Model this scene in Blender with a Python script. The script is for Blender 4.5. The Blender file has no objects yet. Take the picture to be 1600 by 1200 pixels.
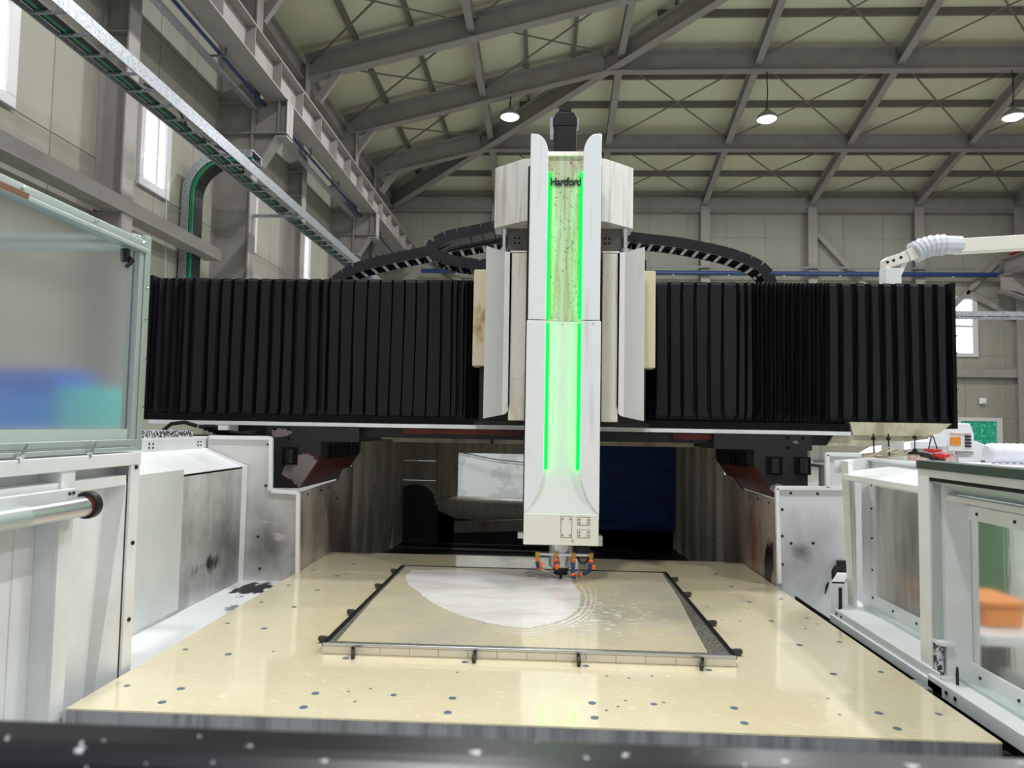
import bpy, bmesh, math, random
from mathutils import Vector, Matrix
random.seed(7)
S = bpy.context.scene
COL = S.collection
PI = math.pi

# ------------------------------------------------------------------ camera, world, exposure
cd = bpy.data.cameras.new('camera'); cam = bpy.data.objects.new('camera', cd); COL.objects.link(cam)
cd.sensor_width = 36.0; cd.lens = 24.95; cd.clip_end = 200; cd.clip_start = .02
cam.matrix_world = Matrix(((0.99884126, -0.0144832, 0.04589536, 0),
                           (0.04496052, -0.05934789, -0.99722434, 0),
                           (0.01716679, 0.99813229, -0.05862795, 1.7),
                           (0, 0, 0, 1)))
cd.dof.use_dof = True; cd.dof.focus_distance = 4.6; cd.dof.aperture_fstop = 4.2
S.camera = cam
w = bpy.data.worlds.new('daylight'); S.world = w; w.use_nodes = True
bg = w.node_tree.nodes['Background']; bg.inputs[0].default_value = (.86, .93, 1, 1); bg.inputs[1].default_value = 1.1
S.view_settings.view_transform = 'Standard'; S.view_settings.look = 'None'
S.view_settings.gamma = 1; S.view_settings.use_curve_mapping = False
S.view_settings.exposure = -1.0
S.cycles.use_denoising = True
S.cycles.max_bounces = 10; S.cycles.diffuse_bounces = 5; S.cycles.glossy_bounces = 4; S.cycles.transmission_bounces = 8
S.cycles.caustics_reflective = False; S.cycles.caustics_refractive = True
S.cycles.sample_clamp_indirect = 6.0
LAMP_W = 1050.0

# ------------------------------------------------------------------ materials
def c(r, g, b):
    f = lambda v: (v/255/12.92) if v/255 <= .04045 else ((v/255+.055)/1.055)**2.4
    return (f(r), f(g), f(b), 1)

def mat(name, col, rough=.5, metal=0, layers=(), bump=0, bscale=60, bstretch=(1, 1, 1), coat=0, trans=0, ior=1.45, emis=None, estr=0, wave=None, spec=.5, alpha=1, rvar=0):
    m = bpy.data.materials.new(name); m.use_nodes = True
    n = m.node_tree.nodes; L = m.node_tree.links; b = n['Principled BSDF']
    b.inputs['Roughness'].default_value = rough; b.inputs['Metallic'].default_value = metal
    b.inputs['Coat Weight'].default_value = coat; b.inputs['Coat Roughness'].default_value = .05
    b.inputs['Transmission Weight'].default_value = trans; b.inputs['IOR'].default_value = ior
    b.inputs['Specular IOR Level'].default_value = spec; b.inputs['Alpha'].default_value = alpha
    b.inputs['Base Color'].default_value = col
    geo = n.new('ShaderNodeNewGeometry')
    def noise(scale, stretch, detail=4, rgh=.6):
        mp = n.new('ShaderNodeMapping'); mp.inputs['Scale'].default_value = stretch
        L.new(geo.outputs['Position'], mp.inputs['Vector'])
        t = n.new('ShaderNodeTexNoise'); t.inputs['Scale'].default_value = scale
        t.inputs['Detail'].default_value = detail; t.inputs['Roughness'].default_value = rgh
        L.new(mp.outputs[0], t.inputs['Vector']); return t.outputs['Fac']
    prev = None
    for ly in layers:
        fac = noise(ly.get('scale', 5), ly.get('stretch', (1, 1, 1)), ly.get('detail', 4), ly.get('rgh', .6))
        mr = n.new('ShaderNodeMapRange'); mr.inputs[1].default_value = ly.get('lo', .45); mr.inputs[2].default_value = ly.get('hi', .65)
        mr.inputs[4].default_value = ly.get('amt', 1)
        src = fac
        if 'at' in ly:      # stains or painted glints with a place and size of their own
            ce, ra = ly['at']
            s = n.new('ShaderNodeVectorMath'); s.operation = 'SUBTRACT'; s.inputs[1].default_value = ce; L.new(geo.outputs['Position'], s.inputs[0])
            d = n.new('ShaderNodeVectorMath'); d.operation = 'DIVIDE'; d.inputs[1].default_value = ra; L.new(s.outputs[0], d.inputs[0])
            le = n.new('ShaderNodeVectorMath'); le.operation = 'LENGTH'; L.new(d.outputs[0], le.inputs[0])
            m1 = n.new('ShaderNodeMapRange'); m1.inputs[1].default_value = 0; m1.inputs[2].default_value = 1
            m1.inputs[3].default_value = ly.get('mid', .45); m1.inputs[4].default_value = -.35; L.new(le.outputs['Value'], m1.inputs[0])
            ad = n.new('ShaderNodeMath'); ad.operation = 'ADD'; L.new(fac, ad.inputs[0]); L.new(m1.outputs[0], ad.inputs[1]); src = ad.outputs[0]
        L.new(src, mr.inputs[0])
        mx = n.new('ShaderNodeMix'); mx.data_type = 'RGBA'
        L.new(mr.outputs[0], mx.inputs['Factor'])
        if prev is None: mx.inputs['A'].default_value = col
        else: L.new(prev, mx.inputs['A'])
        mx.inputs['B'].default_value = ly['col']
        prev = mx.outputs['Result']
    if prev is not None: L.new(prev, b.inputs['Base Color'])
    if rvar:
        f2 = noise(6, (1, 1, 1)); mr = n.new('ShaderNodeMapRange'); mr.inputs[3].default_value = max(.02, rough-rvar); mr.inputs[4].default_value = rough+rvar
        mr.inputs[1].default_value = .3; mr.inputs[2].default_value = .7
        L.new(f2, mr.inputs[0]); L.new(mr.outputs[0], b.inputs['Roughness'])
    if bump or wave:
        bp = n.new('ShaderNodeBump'); bp.inputs['Distance'].default_value = .01
        if wave:
            wt = n.new('ShaderNodeTexWave'); wt.wave_type = wave[0]
            if wave[0] == 'BANDS': wt.bands_direction = wave[1]
            mp = n.new('ShaderNodeMapping'); mp.vector_type = 'POINT'
            if wave[0] == 'RINGS':
                wt.rings_direction = 'Z'; mp.inputs['Location'].default_value = wave[1]
            L.new(geo.outputs['Position'], mp.inputs['Vector']); L.new(mp.outputs[0], wt.inputs['Vector'])
            wt.inputs['Scale'].default_value = wave[2]; wt.inputs['Distortion'].default_value = wave[3]
            bp.inputs['Strength'].default_value = wave[4]; L.new(wt.outputs['Fac'], bp.inputs['Height'])
        else:
            bp.inputs['Strength'].default_value = bump; L.new(noise(bscale, bstretch, 3), bp.inputs['Height'])
        L.new(bp.outputs[0], b.inputs['Normal'])
        if coat: L.new(bp.outputs[0], b.inputs['Coat Normal'])
    if emis:
        b.inputs['Emission Color'].default_value = emis; b.inputs['Emission Strength'].default_value = estr
    return m

STEEL = mat('grey_paint_steel', c(150, 145, 140), .55, layers=[dict(col=c(138, 132, 127), scale=1.5, amt=.7)])
STEELD = mat('dark_purlin_steel', c(112, 107, 100), .6)
GALV = mat('galvanised', c(176, 180, 184), .42, .55, layers=[dict(col=c(140, 145, 152), scale=30, lo=.4, hi=.6)])
WALLM = mat('cream_sandwich_panel', c(152, 149, 136), .6, layers=[dict(col=c(144, 141, 128), scale=.7, stretch=(1, 1, .3))])
ROOFM = mat('cream_roof_sheet', c(212, 209, 184), .36, wave=('BANDS', 'X', 3.4, 0, .25))
ROOFL = mat('cream_roof_sheet_west', c(212, 209, 184), .36, wave=('BANDS', 'Y', 3.4, 0, .25))
FLOORM = mat('epoxy_floor', c(182, 186, 180), .25, layers=[dict(col=c(164, 168, 162), scale=.8)])
WFRAME = mat('window_pvc', c(205, 202, 205), .4)
DAYPANE = mat('daylight_pane', c(240, 245, 250), .2, emis=(.95, .97, 1, 1), estr=2.6)
GREENPANE = mat('green_film_pane', c(20, 120, 90), .3, layers=[dict(col=c(120, 220, 190), scale=9, lo=.5, hi=.7)], emis=(.02, .35, .22, 1), estr=.6)
WHITE = mat('white_enamel', c(233, 234, 236), .35, layers=[dict(col=c(216, 215, 212), scale=2.5, amt=.6)])
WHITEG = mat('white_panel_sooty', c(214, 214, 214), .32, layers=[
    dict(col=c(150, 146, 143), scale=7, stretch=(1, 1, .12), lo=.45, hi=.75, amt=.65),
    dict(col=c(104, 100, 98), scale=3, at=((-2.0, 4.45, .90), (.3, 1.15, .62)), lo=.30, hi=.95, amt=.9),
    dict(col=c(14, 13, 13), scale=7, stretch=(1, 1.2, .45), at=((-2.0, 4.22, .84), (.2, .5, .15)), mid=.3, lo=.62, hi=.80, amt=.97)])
WHITEC = mat('white_overlay_sheet', c(218, 221, 219), .3, layers=[dict(col=c(196, 200, 197), scale=2, stretch=(1, 1, .4), amt=.7)])
LEDGEM = mat('white_ledge_sooty', c(226, 227, 230), .4, layers=[
    dict(col=c(16, 16, 16), scale=8, stretch=(1.6, .8, 1), at=((-1.82, 4.5, .64), (.22, .4, .2)), lo=.56, hi=.64),
    dict(col=c(90, 90, 98), scale=14, at=((-1.75, 4.0, .64), (.14, .35, .2)), lo=.7, hi=.85, amt=.8)])
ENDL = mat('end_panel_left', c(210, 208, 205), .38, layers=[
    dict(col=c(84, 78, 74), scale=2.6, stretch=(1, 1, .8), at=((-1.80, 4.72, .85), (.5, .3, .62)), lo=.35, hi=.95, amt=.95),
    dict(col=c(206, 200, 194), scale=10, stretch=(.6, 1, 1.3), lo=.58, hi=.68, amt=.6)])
ENDR = mat('end_panel_right', c(212, 212, 214), .38, layers=[
    dict(col=c(128, 126, 128), scale=2.2, stretch=(1, 1, .7), at=((1.65, 4.72, .85), (.5, .3, .5)), lo=.4, hi=.95, amt=.9),
    dict(col=c(60, 60, 62), scale=3, at=((1.66, 4.72, .93), (.2, .2, .2)), lo=.62, hi=.9, amt=.8)])
SIDEM = mat('stained_steel_side', c(176, 166, 154), .36, .1, layers=[
    dict(col=c(128, 112, 98), scale=3, stretch=(1, 1, .4)),
    dict(col=c(190, 182, 170), scale=11, stretch=(1, 1, .5), lo=.62, hi=.7, amt=.7)])
SIDER = mat('stained_steel_side_right', c(178, 164, 154), .36, .1, layers=[
    dict(col=c(142, 102, 82), scale=3, stretch=(1, 1, .3)),
    dict(col=c(10, 9, 9), scale=4, stretch=(1, 1, .6), at=((1.52, 4.86, .82), (.3, .30, .40)), mid=.5, lo=.68, hi=.8)])
CORRM = mat('corrugated_steel', c(196, 191, 176), .4, 0, layers=[dict(col=c(160, 155, 140), scale=4, stretch=(1, 1, .2))])
TABLEM = mat('cream_wet_coating', c(226, 214, 182), .12, coat=.7, layers=[
    dict(col=c(222, 207, 170), scale=1.6, amt=.8),
    dict(col=c(244, 232, 200), scale=38, stretch=(.7, 1.6, 1), lo=.62, hi=.66, amt=.8)], bump=.05, bscale=14, spec=.4)  # small pale flecks: glints on the wet surface, painted as colour
TSTEEL = mat('milled_steel_edge', c(158, 158, 163), .38, .3, layers=[dict(col=c(124, 124, 130), scale=22, stretch=(1, 1, .08))])
PLUGM = mat('hole_plug_blue_grey', c(92, 110, 130), .4)
HOLEM = mat('dowel_hole_dark', c(130, 116, 92), .6)
DARKST = mat('dark_steel', c(46, 46, 48), .35, .6)
CLAMPM = mat('dark_clamp_steel', c(70, 66, 64), .4, .4)
BLACKP = mat('black_plastic', c(22, 22, 24), .45)
BLACKM = mat('black_paint', c(24, 23, 24), .5)
BELLM = mat('black_bellows_cloth', c(19, 18, 23), .66, layers=[dict(col=c(24, 23, 29), scale=8, stretch=(1, 1, .15), amt=.8)], spec=.35)
BELLV = mat('black_bellows_header', c(8, 8, 9), .7, spec=.2)
PEELM = mat('peeling_black_paint', c(30, 29, 30), .6, layers=[
    dict(col=c(92, 40, 30), scale=5, at=((-1.68, 4.95, 1.36), (.32, .4, .26)), mid=.5, lo=.60, hi=.61, detail=5),
    dict(col=c(122, 112, 111), scale=5, at=((-1.68, 4.95, 1.36), (.32, .4, .26)), mid=.5, lo=.62, hi=.63, detail=5)])
PEELR = mat('chipped_black_paint', c(30, 29, 30), .6, layers=[dict(col=c(118, 108, 108), scale=7, at=((-1.86, 4.95, 1.62), (.16, .3, .07)), lo=.70, hi=.71, detail=5),
    dict(col=c(118, 108, 108), scale=7, at=((1.60, 4.95, 1.30), (.2, .3, .10)), lo=.66, hi=.67, detail=5),
    dict(col=c(118, 108, 108), scale=7, at=((1.72, 4.95, 1.62), (.12, .3, .07)), lo=.70, hi=.71, detail=5)])
PRIMER = mat('red_primer', c(96, 32, 22), .6, layers=[dict(col=c(52, 24, 20), scale=5)])
RAMW = mat('ram_white_gloss', c(243, 244, 247), .24, coat=.3, layers=[
    dict(col=c(190, 178, 160), scale=9, stretch=(1, 1, .1), lo=.58, hi=.75, amt=.5)])
RAML = mat('ram_cream_base', c(238, 236, 224), .3, coat=.2, layers=[
    dict(col=c(190, 160, 96), scale=22, stretch=(1, 1, .06), at=((.185, 4.45, .995), (.05, .2, .055)), lo=.75, hi=.9, amt=.8)])
CHANU = mat('channel_oil_streaked', c(214, 214, 196), .4, layers=[
    dict(col=c(176, 148, 92), scale=26, stretch=(1, 1, .07), lo=.42, hi=.66, amt=.8),
    dict(col=c(84, 68, 38), scale=85, stretch=(1, 1, .6), lo=.60, hi=.66, amt=.8)])
CHANL = mat('channel_clean', c(236, 238, 236), .35, layers=[dict(col=c(70, 74, 66), scale=60, lo=.72, hi=.76, amt=.7)])
WINGM = mat('wing_rust_streaked', c(238, 235, 229), .35, layers=[
    dict(col=c(176, 150, 112), scale=16, stretch=(1, 1, .07), lo=.48, hi=.72, amt=.7),
    dict(col=c(110, 88, 60), scale=60, stretch=(1, 1, .3), lo=.68, hi=.72, amt=.6)])
SADM = mat('saddle_cover_white', c(249, 248, 244), .32, layers=[
    dict(col=c(200, 178, 132), scale=6, stretch=(1, 1, .25), lo=.54, hi=.8, amt=.6),
    dict(col=c(110, 92, 64), scale=80, stretch=(1, 1, .5), lo=.7, hi=.74, amt=.6)])
SADC = mat('saddle_cream_inner', c(248, 242, 228), .36, layers=[
    dict(col=c(188, 158, 104), scale=12, stretch=(1, 1, .1), lo=.5, hi=.75, amt=.75),
    dict(col=c(96, 78, 48), scale=70, stretch=(1, 1, .5), lo=.68, hi=.72, amt=.6)])
SADR = mat('saddle_outer_rusty', c(220, 208, 178), .4, layers=[
    dict(col=c(160, 112, 50), scale=18, stretch=(1, 1, .5), at=((-.45, 4.85, 2.4), (.12, .2, .42)), lo=.62, hi=.9, amt=.85)])
CHROME = mat('chrome_rod', c(220, 222, 226), .12, 1)
ALU = mat('brushed_aluminium', c(205, 206, 210), .28, .85)
ALUF = mat('aluminium_profile', c(186, 196, 193), .35, .4)
LEDM = mat('green_led', c(30, 255, 110), .4, emis=(0, 1, .05, 1), estr=10.0)
LEDD = mat('green_diffuser', c(0, 90, 30), .5, emis=(0, 1, .10, 1), estr=1.7)
LETM = mat('dark_lettering', c(44, 42, 52), .4)
BRASS = mat('brass', c(190, 150, 70), .3, .9)
HOSEB = mat('blue_hose_segment', c(26, 62, 110), .4)
HOSEO = mat('orange_hose_segment', c(242, 106, 30), .4)
WATER = mat('coolant_jet', c(244, 240, 226), .12, trans=.35, ior=1.33)
FOAM = mat('thin_coolant_film', c(226, 221, 217), .12, layers=[
    dict(col=c(208, 201, 194), scale=5, stretch=(.5, 1.5, 1), amt=.8)], bump=.10, bscale=16, bstretch=(.5, 1.8, 1))
POOL = mat('coolant_pool', c(206, 193, 162), .06, coat=.3, layers=[
    dict(col=c(176, 172, 166), scale=1.3, lo=.42, hi=.6, amt=.6),
    dict(col=c(240, 234, 214), scale=24, stretch=(.7, 1.7, 1), at=((.32, 3.75, .75), (1.1, 1.4, .5)), mid=.04, lo=.555, hi=.585, amt=.9)], bump=.10, bscale=20, bstretch=(.8, 1.4, 1))  # the pale flecks are sparkles of light painted into the coolant's colour
PERF = mat('perforated_margin', c(150, 146, 134), .3, .4, layers=[dict(col=c(90, 90, 88), scale=90, lo=.5, hi=.55)])
CLEARW = mat('white_honeycomb_edge', c(236, 228, 212), .25, trans=.15)
RUBBER = mat('black_rubber', c(20, 20, 20), .75)
FROST = mat('frosted_sheet', c(232, 236, 236), .25, trans=.9, ior=1.08)
FROSTR = mat('wet_polycarbonate', c(236, 236, 232), .12, trans=.9, ior=1.1, bump=.12, bscale=14, bstretch=(1, 1, .15))
FROSTF = mat('scratched_polycarbonate', c(214, 212, 208), .2, trans=.7, ior=1.12, layers=[dict(col=c(150, 148, 148), scale=8, stretch=(1, 1, .15), lo=.42, hi=.7, amt=.8)])
GREENCAP = mat('dark_green_rail', c(62, 74, 66), .45)
SEALM = mat('pale_green_glass_edge', c(190, 204, 200), .2)
SILLM = mat('dark_chipped_sill', c(22, 22, 27), .3, layers=[
    dict(col=c(206, 204, 210), scale=55, detail=2, lo=.68, hi=.70), dict(col=c(84, 60, 50), scale=26, lo=.68, hi=.72, amt=.7)])
SCREW = mat('screw_steel', c(110, 110, 110), .3, .8)
BLUEM = mat('blue_roller_sheet', c(14, 70, 150), .5, layers=[dict(col=c(10, 48, 112), scale=4, stretch=(1, 1, 4))])
PAPER = mat('crinkled_white_sheet', c(236, 238, 238), .6, layers=[dict(col=c(170, 172, 172), scale=3.2, detail=8, lo=.5, hi=.53, amt=.35)])
GREYC = mat('cloudy_plastic_curtain', c(214, 210, 194), .35, layers=[dict(col=c(186, 181, 164), scale=6, stretch=(1.6, 1, .25))])
BLUEP = mat('blue_pipe_paint', c(34, 58, 108), .4)
ORANGEM = mat('orange_plastic', c(240, 138, 30), .45)
TEALM = mat('teal_paint', c(90, 220, 220), .4)
BLUEC = mat('bright_blue_paint', c(0, 140, 245), .4)
DGREEN = mat('green_machine_paint', c(52, 112, 66), .45)
BUBBLE = mat('bubble_wrap', c(226, 228, 240), .25, bump=.5, bscale=70)
REDM = mat('red_paint', c(206, 26, 40), .35)
GRANITE = mat('speckled_mat', c(60, 60, 64), .8, layers=[dict(col=c(216, 216, 222), scale=48, detail=2, lo=.48, hi=.54)])
BEIGEP = mat('beige_arm_paint', c(236, 231, 218), .38)
BOOT = mat('white_rubber_boot', c(214, 216, 224), .5)
LABELW = mat('label_white', c(232, 234, 240), .5)
LABELG = mat('label_grey_print', c(130, 126, 130), .5, layers=[dict(col=c(214, 206, 204), scale=60, stretch=(.4, 1, 1.6))])
LABELR = mat('label_red_print', c(206, 160, 150), .5, layers=[dict(col=c(232, 226, 226), scale=50)])
LABELO = mat('label_orange_print', c(232, 142, 44), .5)
CABINET = mat('white_cabinet', c(232, 233, 236), .4)
DIFF = mat('lamp_diffuser', c(255, 255, 255), .5, emis=(1, .98, .95, 1), estr=14)
BEIGET = mat('clear_tarp', c(206, 198, 172), .3, layers=[dict(col=c(170, 158, 128), scale=10, stretch=(1, 1, .5))])
DARKTR = mat('dark_trough', c(46, 44, 40), .4)

# ------------------------------------------------------------------ geometry helpers
class MB:
    def __init__(s): s.v = []; s.f = []
    def add(s, vs, fs):
        o = len(s.v); s.v += [tuple(v) for v in vs]; s.f += [tuple(i+o for i in f) for f in fs]; return s
    def box(s, x0, x1, y0, y1, z0, z1):
        x0, x1 = sorted((x0, x1)); y0, y1 = sorted((y0, y1)); z0, z1 = sorted((z0, z1))
        e = .00025*(len(s.v)//8 % 7)                # later boxes of a mesh stand a hair proud, so no two faces coincide
        x0 -= e; y0 -= e; z0 -= e; x1 += e; y1 += e; z1 += e
        return s.add([(x0, y0, z0), (x1, y0, z0), (x1, y1, z0), (x0, y1, z0), (x0, y0, z1), (x1, y0, z1), (x1, y1, z1), (x0, y1, z1)],
                     [(3, 2, 1, 0), (4, 5, 6, 7), (0, 1, 5, 4), (1, 2, 6, 5), (2, 3, 7, 6), (3, 0, 4, 7)])
    def prism(s, pts, vec):
        n = len(pts); v = Vector(vec); P = [Vector(p) for p in pts]
        return s.add(P+[p+v for p in P], [tuple(range(n))[::-1], tuple(range(n, 2*n))]+[(i, (i+1) % n, n+(i+1) % n, n+i) for i in range(n)])
    def xz(s, pts, y0, y1): return s.prism([(x, y0, z) for x, z in pts], (0, y1-y0, 0))
    def xy(s, pts, z0, z1): return s.prism([(x, y, z0) for x, y in pts], (0, 0, z1-z0))
    def loft(s, A, za, B, zb2):
        n = len(A)
        return s.add([(x, y, za) for x, y in A]+[(x, y, zb2) for x, y in B], [tuple(range(n))[::-1], tuple(range(n, 2*n))]+[(i, (i+1) % n, n+(i+1) % n, n+i) for i in range(n)])
    def yz(s, pts, x0, x1): return s.prism([(x0, y, z) for y, z in pts], (x1-x0, 0, 0))
    def bar(s, p0, p1, wd, ht, up=(0, 0, 1), off=(0, 0)):
        p0 = Vector(p0); p1 = Vector(p1); d = (p1-p0).normalized(); sd = d.cross(Vector(up)).normalized(); u = sd.cross(d)
        q = []
        for p in (p0, p1):
            for a, b in ((-1, -1), (1, -1), (1, 1), (-1, 1)):
                q.append(p+sd*(a*wd/2+off[0])+u*(b*ht/2+off[1]))
        return s.add(q, [(3, 2, 1, 0), (4, 5, 6, 7), (0, 1, 5, 4), (1, 2, 6, 5), (2, 3, 7, 6), (3, 0, 4, 7)])
    def ibeam(s, p0, p1, depth, width, tf=.03, tw=.02, up=(0, 0, 1)):   # p0,p1: middle of the lower flange's underside
        s.bar(p0, p1, width, tf, up, (0, tf/2)); s.bar(p0, p1, width, tf, up, (0, depth-tf/2)); s.bar(p0, p1, tw, depth-2*tf, up, (0, depth/2)); return s
    def tube(s, path, r, n=8, closed=False):
        P = [Vector(p) for p in path]; rs = r if isinstance(r, (list, tuple)) else [r]*len(P); base = len(s.v); prevu = None
        for i, p in enumerate(P):
            d = (P[min(i+1, len(P)-1)]-P[max(i-1, 0)]).normalized()
            u = prevu if prevu is not None else (Vector((0, 0, 1)) if abs(d.z) < .9 else Vector((1, 0, 0)))
            u = (u-d*u.dot(d)).normalized(); prevu = u; v = d.cross(u)
            for k in range(n):
                a = 2*PI*k/n; s.v.append(tuple(p+(u*math.cos(a)+v*math.sin(a))*rs[i]))
        for i in range(len(P)-1):
            for k in range(n):
                a = base+i*n+k; b2 = base+i*n+(k+1) % n; s.f.append((a, b2, b2+n, a+n))
        s.f.append(tuple(range(base, base+n))[::-1]); e = base+(len(P)-1)*n; s.f.append(tuple(range(e, e+n))); return s
    def lathe(s, prof, cx, cy, n=24):
        base = len(s.v)
        for r, z in prof:
            for k in range(n):
                a = 2*PI*k/n; s.v.append((cx+r*math.cos(a), cy+r*math.sin(a), z))
        m = len(prof)
        for i in range(m-1):
            for k in range(n):
                a = base+i*n+k; b2 = base+i*n+(k+1) % n; s.f.append((a, b2, b2+n, a+n))
        s.f.append(tuple(range(base, base+n))[::-1]); s.f.append(tuple(range(base+(m-1)*n, base+m*n))); return s

def wloc(o):
    v = Vector((0, 0, 0))
    while o is not None: v = v+o.location; o = o.parent
    return v

def mesh(name, mb, m, org=(0, 0, 0), smooth=False):
    me = bpy.data.meshes.new(name); O = Vector(org)
    me.from_pydata([tuple(Vector(v)-O) for v in mb.v], [], mb.f)
    bm = bmesh.new(); bm.from_mesh(me); bmesh.ops.recalc_face_normals(bm, faces=bm.faces); bm.to_mesh(me); bm.free()
    if m: me.materials.append(m)
    if smooth:
        for p in me.polygons: p.use_smooth = True
    me.update(); return me

def obj(name, mb, m, parent=None, smooth=False, bevel=0, at=None, label=None):
    """One mesh object from world coordinates; at = where its own origin lies."""
    pl = wloc(parent) if parent else Vector((0, 0, 0))
    org = Vector(at) if at is not None else (pl if parent else Vector(mb.v[0]) if False else pl)
    o = bpy.data.objects.new(name, mesh(name, mb, m, org, smooth)); COL.objects.link(o)
    o.parent = parent; o.location = org-pl
    if smooth == 'auto' or bevel or smooth:
        pass
    if bevel:
        b = o.modifiers.new('bevel', 'BEVEL'); b.width = bevel; b.segments = 2; b.limit_method = 'ANGLE'; b.angle_limit = .7
        for p in o.data.polygons: p.use_smooth = True
        wn = o.modifiers.new('wn', 'WEIGHTED_NORMAL'); wn.keep_sharp = True
    if smooth and not bevel:
        es = o.modifiers.new('es', 'EDGE_SPLIT'); es.split_angle = .6
    if label: o['label'] = label
    return o

def inst(src, loc, parent=None, rot=None, name=None, label=None):
    o = src.copy(); COL.objects.link(o); o.parent = parent
    o.location = Vector(loc)-(wloc(parent) if parent else Vector((0, 0, 0)))
    if rot is not None: o.rotation_euler = rot
    if label: o['label'] = label
    return o

def thing(name, label, cat, loc, group=None):
    o = bpy.data.objects.new(name, None); COL.objects.link(o); o.location = loc; o.empty_display_size = .1
    o['label'] = label; o['category'] = cat
    if group: o['group'] = group
    return o

def tag(o, label, cat, group=None):
    o['label'] = label; o['category'] = cat
    if group: o['group'] = group
    return o

def struct(name, mb, m, parent=None, **k):
    o = obj(name, mb, m, parent, **k)
    if parent is None: o['kind'] = 'structure'
    return o

def screws(parent, pts, axis, r=.007, h=.004, m=None, name='screw'):
    """Small screw heads, copies of one mesh; axis points out of the panel."""
    if not hasattr(screws, 'src'): screws.src = {}
    key = (axis, r, m.name if m else 0)
    first = screws.src.get(key)
    a = Vector(axis)
    for p in pts:
        if first is None:
            mb = MB().tube([Vector((0, 0, 0)), a*h, a*(h*1.4)], [r, r, r*.6], 8)
            first = bpy.data.objects.new(name, mesh(name, mb, m or SCREW)); COL.objects.link(first); screws.src[key] = first
            o = first; o.parent = parent; o.location = Vector(p)-wloc(parent)
        else: inst(first, p, parent)

# ------------------------------------------------------------------ building shell
XW, YB, XR = -7.4, 31.9, 21.6                      # west wall, far wall, east wall
EAVE = 11.5                                        # underside of frames at the eaves
SB, SL = .287, .25                                 # roof pitch: far slope, west slope
zb = lambda y: EAVE+SB*(31.7-y)                    # frame underside on the far slope
zl = lambda x: EAVE+SL*(x+7.2)                     # frame underside on the west slope
hip_x = lambda y: -7.2+SB/SL*(31.7-y)
ZTOP = 15.1

floor = struct('floor', MB().box(XW-.2, XR, -12, YB+.2, -.1, 0), FLOORM)

wl = struct('wall_left', MB().box(XW-.25, XW-.02, 2, YB, 0, 13.2), WALLM)
WIN_L = [9.18, 13.2, 17.4, 21.5]                   # far jamb of each west window
for row, (z0, z1) in enumerate(((0, 2.95), (2.95, 5.95), (5.95, 8.95), (8.95, 12.6))):
    y = 3.0
    while y < YB-.1:
        y2 = min(y+1.4, YB)
        segs = [(y+.008, y2-.008)]
        if row == 2:                               # panels are cut round the windows
            for yw in WIN_L:
                a, b = yw-.95, yw
                ns = []
                for p, q in segs:
                    if q <= a or p >= b: ns.append((p, q))
                    else:
                        if p < a: ns.append((p, a))
                        if q > b: ns.append((b, q))
                segs = ns
        for p, q in segs:
            if q-p > .02: obj('wall_panel', MB().box(XW-.06, XW, p, q, z0+.008, z1-.008), WALLM, wl)
        if row == 2:
            for yw in WIN_L:
                p, q = max(y+.008, yw-.95), min(y2-.008, yw)
                if q-p > .02: obj('wall_panel', MB().box(XW-.06, XW, p, q, 7.5, z1-.008), WALLM, wl)
        y += 1.4
for i, yw in enumerate(WIN_L):
    y0, y1, z0, z1 = yw-.95, yw, 6.0, 7.5
    fr = MB()
    for a in ((y0-.03, y1+.05, z0-.06, z0+.1), (y0-.03, y1+.05, z1-.1, z1+.06), (y0-.03, y0+.1, z0+.1, z1-.1), (y1-.12, y1+.05, z0+.1, z1-.1)):
        fr.box(XW-.06, XW+.06, a[0], a[1], a[2], a[3])
    wn = struct('window_%d' % (i+1), fr, WFRAME, bevel=.008)
    obj('pane', MB().box(XW-.015, XW-.005, y0+.1, y1-.12, z0+.1, z1-.1), DAYPANE, wn)
    obj('sash', MB().box(XW-.005, XW+.03, y1-.4, y1-.34, z0+.1, z1-.1), WFRAME, wn)
    if i == 1: obj('pull_cord', MB().tube([(XW+.07, yw-.1, 6.6), (XW+.1, yw-.08, 5.0), (XW+.12, yw-.02, 3.6)], .008, 5), WFRAME, wn)

wb = struct('wall_back', MB().box(XW-.2, XR+.2, YB+.02, YB+.2, 0, 12.6), WALLM)
for row, (z0, z1) in enumerate(((0, 2.4), (2.4, 5.1), (5.1, 7.7), (7.7, 10.3), (10.3, 12.4))):
    x = XW
    while x < XR-.05:
        x2 = min(x+1.72, XR)
        if not (row in (2,) and x < 18.7 and x2 > 17.6): obj('wall_panel', MB().box(x+.007, x2-.007, YB, YB+.06, z0+.005, z1-.005), WALLM, wb)
        else: obj('wall_panel', MB().box(x+.012, x2-.012, YB+.01, YB+.06, z0+.008, z1-.008), WALLM, wb)
        x += 1.72
def back_window(nm, x0, x1, z0, z1, pane, sash):
    fr = MB()
    for a in ((x0, x1, z0, z0+.16), (x0, x1, z1-.16, z1), (x0, x0+.16, z0, z1), (x1-.22, x1, z0, z1)):
        fr.box(a[0], a[1], YB-.1, YB+.05, a[2], a[3])
    wn = struct(nm, fr, WFRAME, bevel=.01)
    obj('pane', MB().box(x0+.16, x1-.22, YB-.02, YB+.02, z0+.16, z1-.16), pane, wn)
    if sash: obj('sash', MB().box(x0+.16, x1-.22, YB-.05, YB, (z0+z1)/2-.05, (z0+z1)/2+.05), WFRAME, wn)
back_window('window_5', 17.55, 18.95, 5.05, 7.75, DAYPANE, True)
back_window('window_6', 18.0, 19.9, .5, 2.4, GREENPANE, False)
wr = struct('wall_right', MB().box(XR, XR+.2, 2, YB, 0, 12.6), WALLM)
y = 9.0
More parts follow.
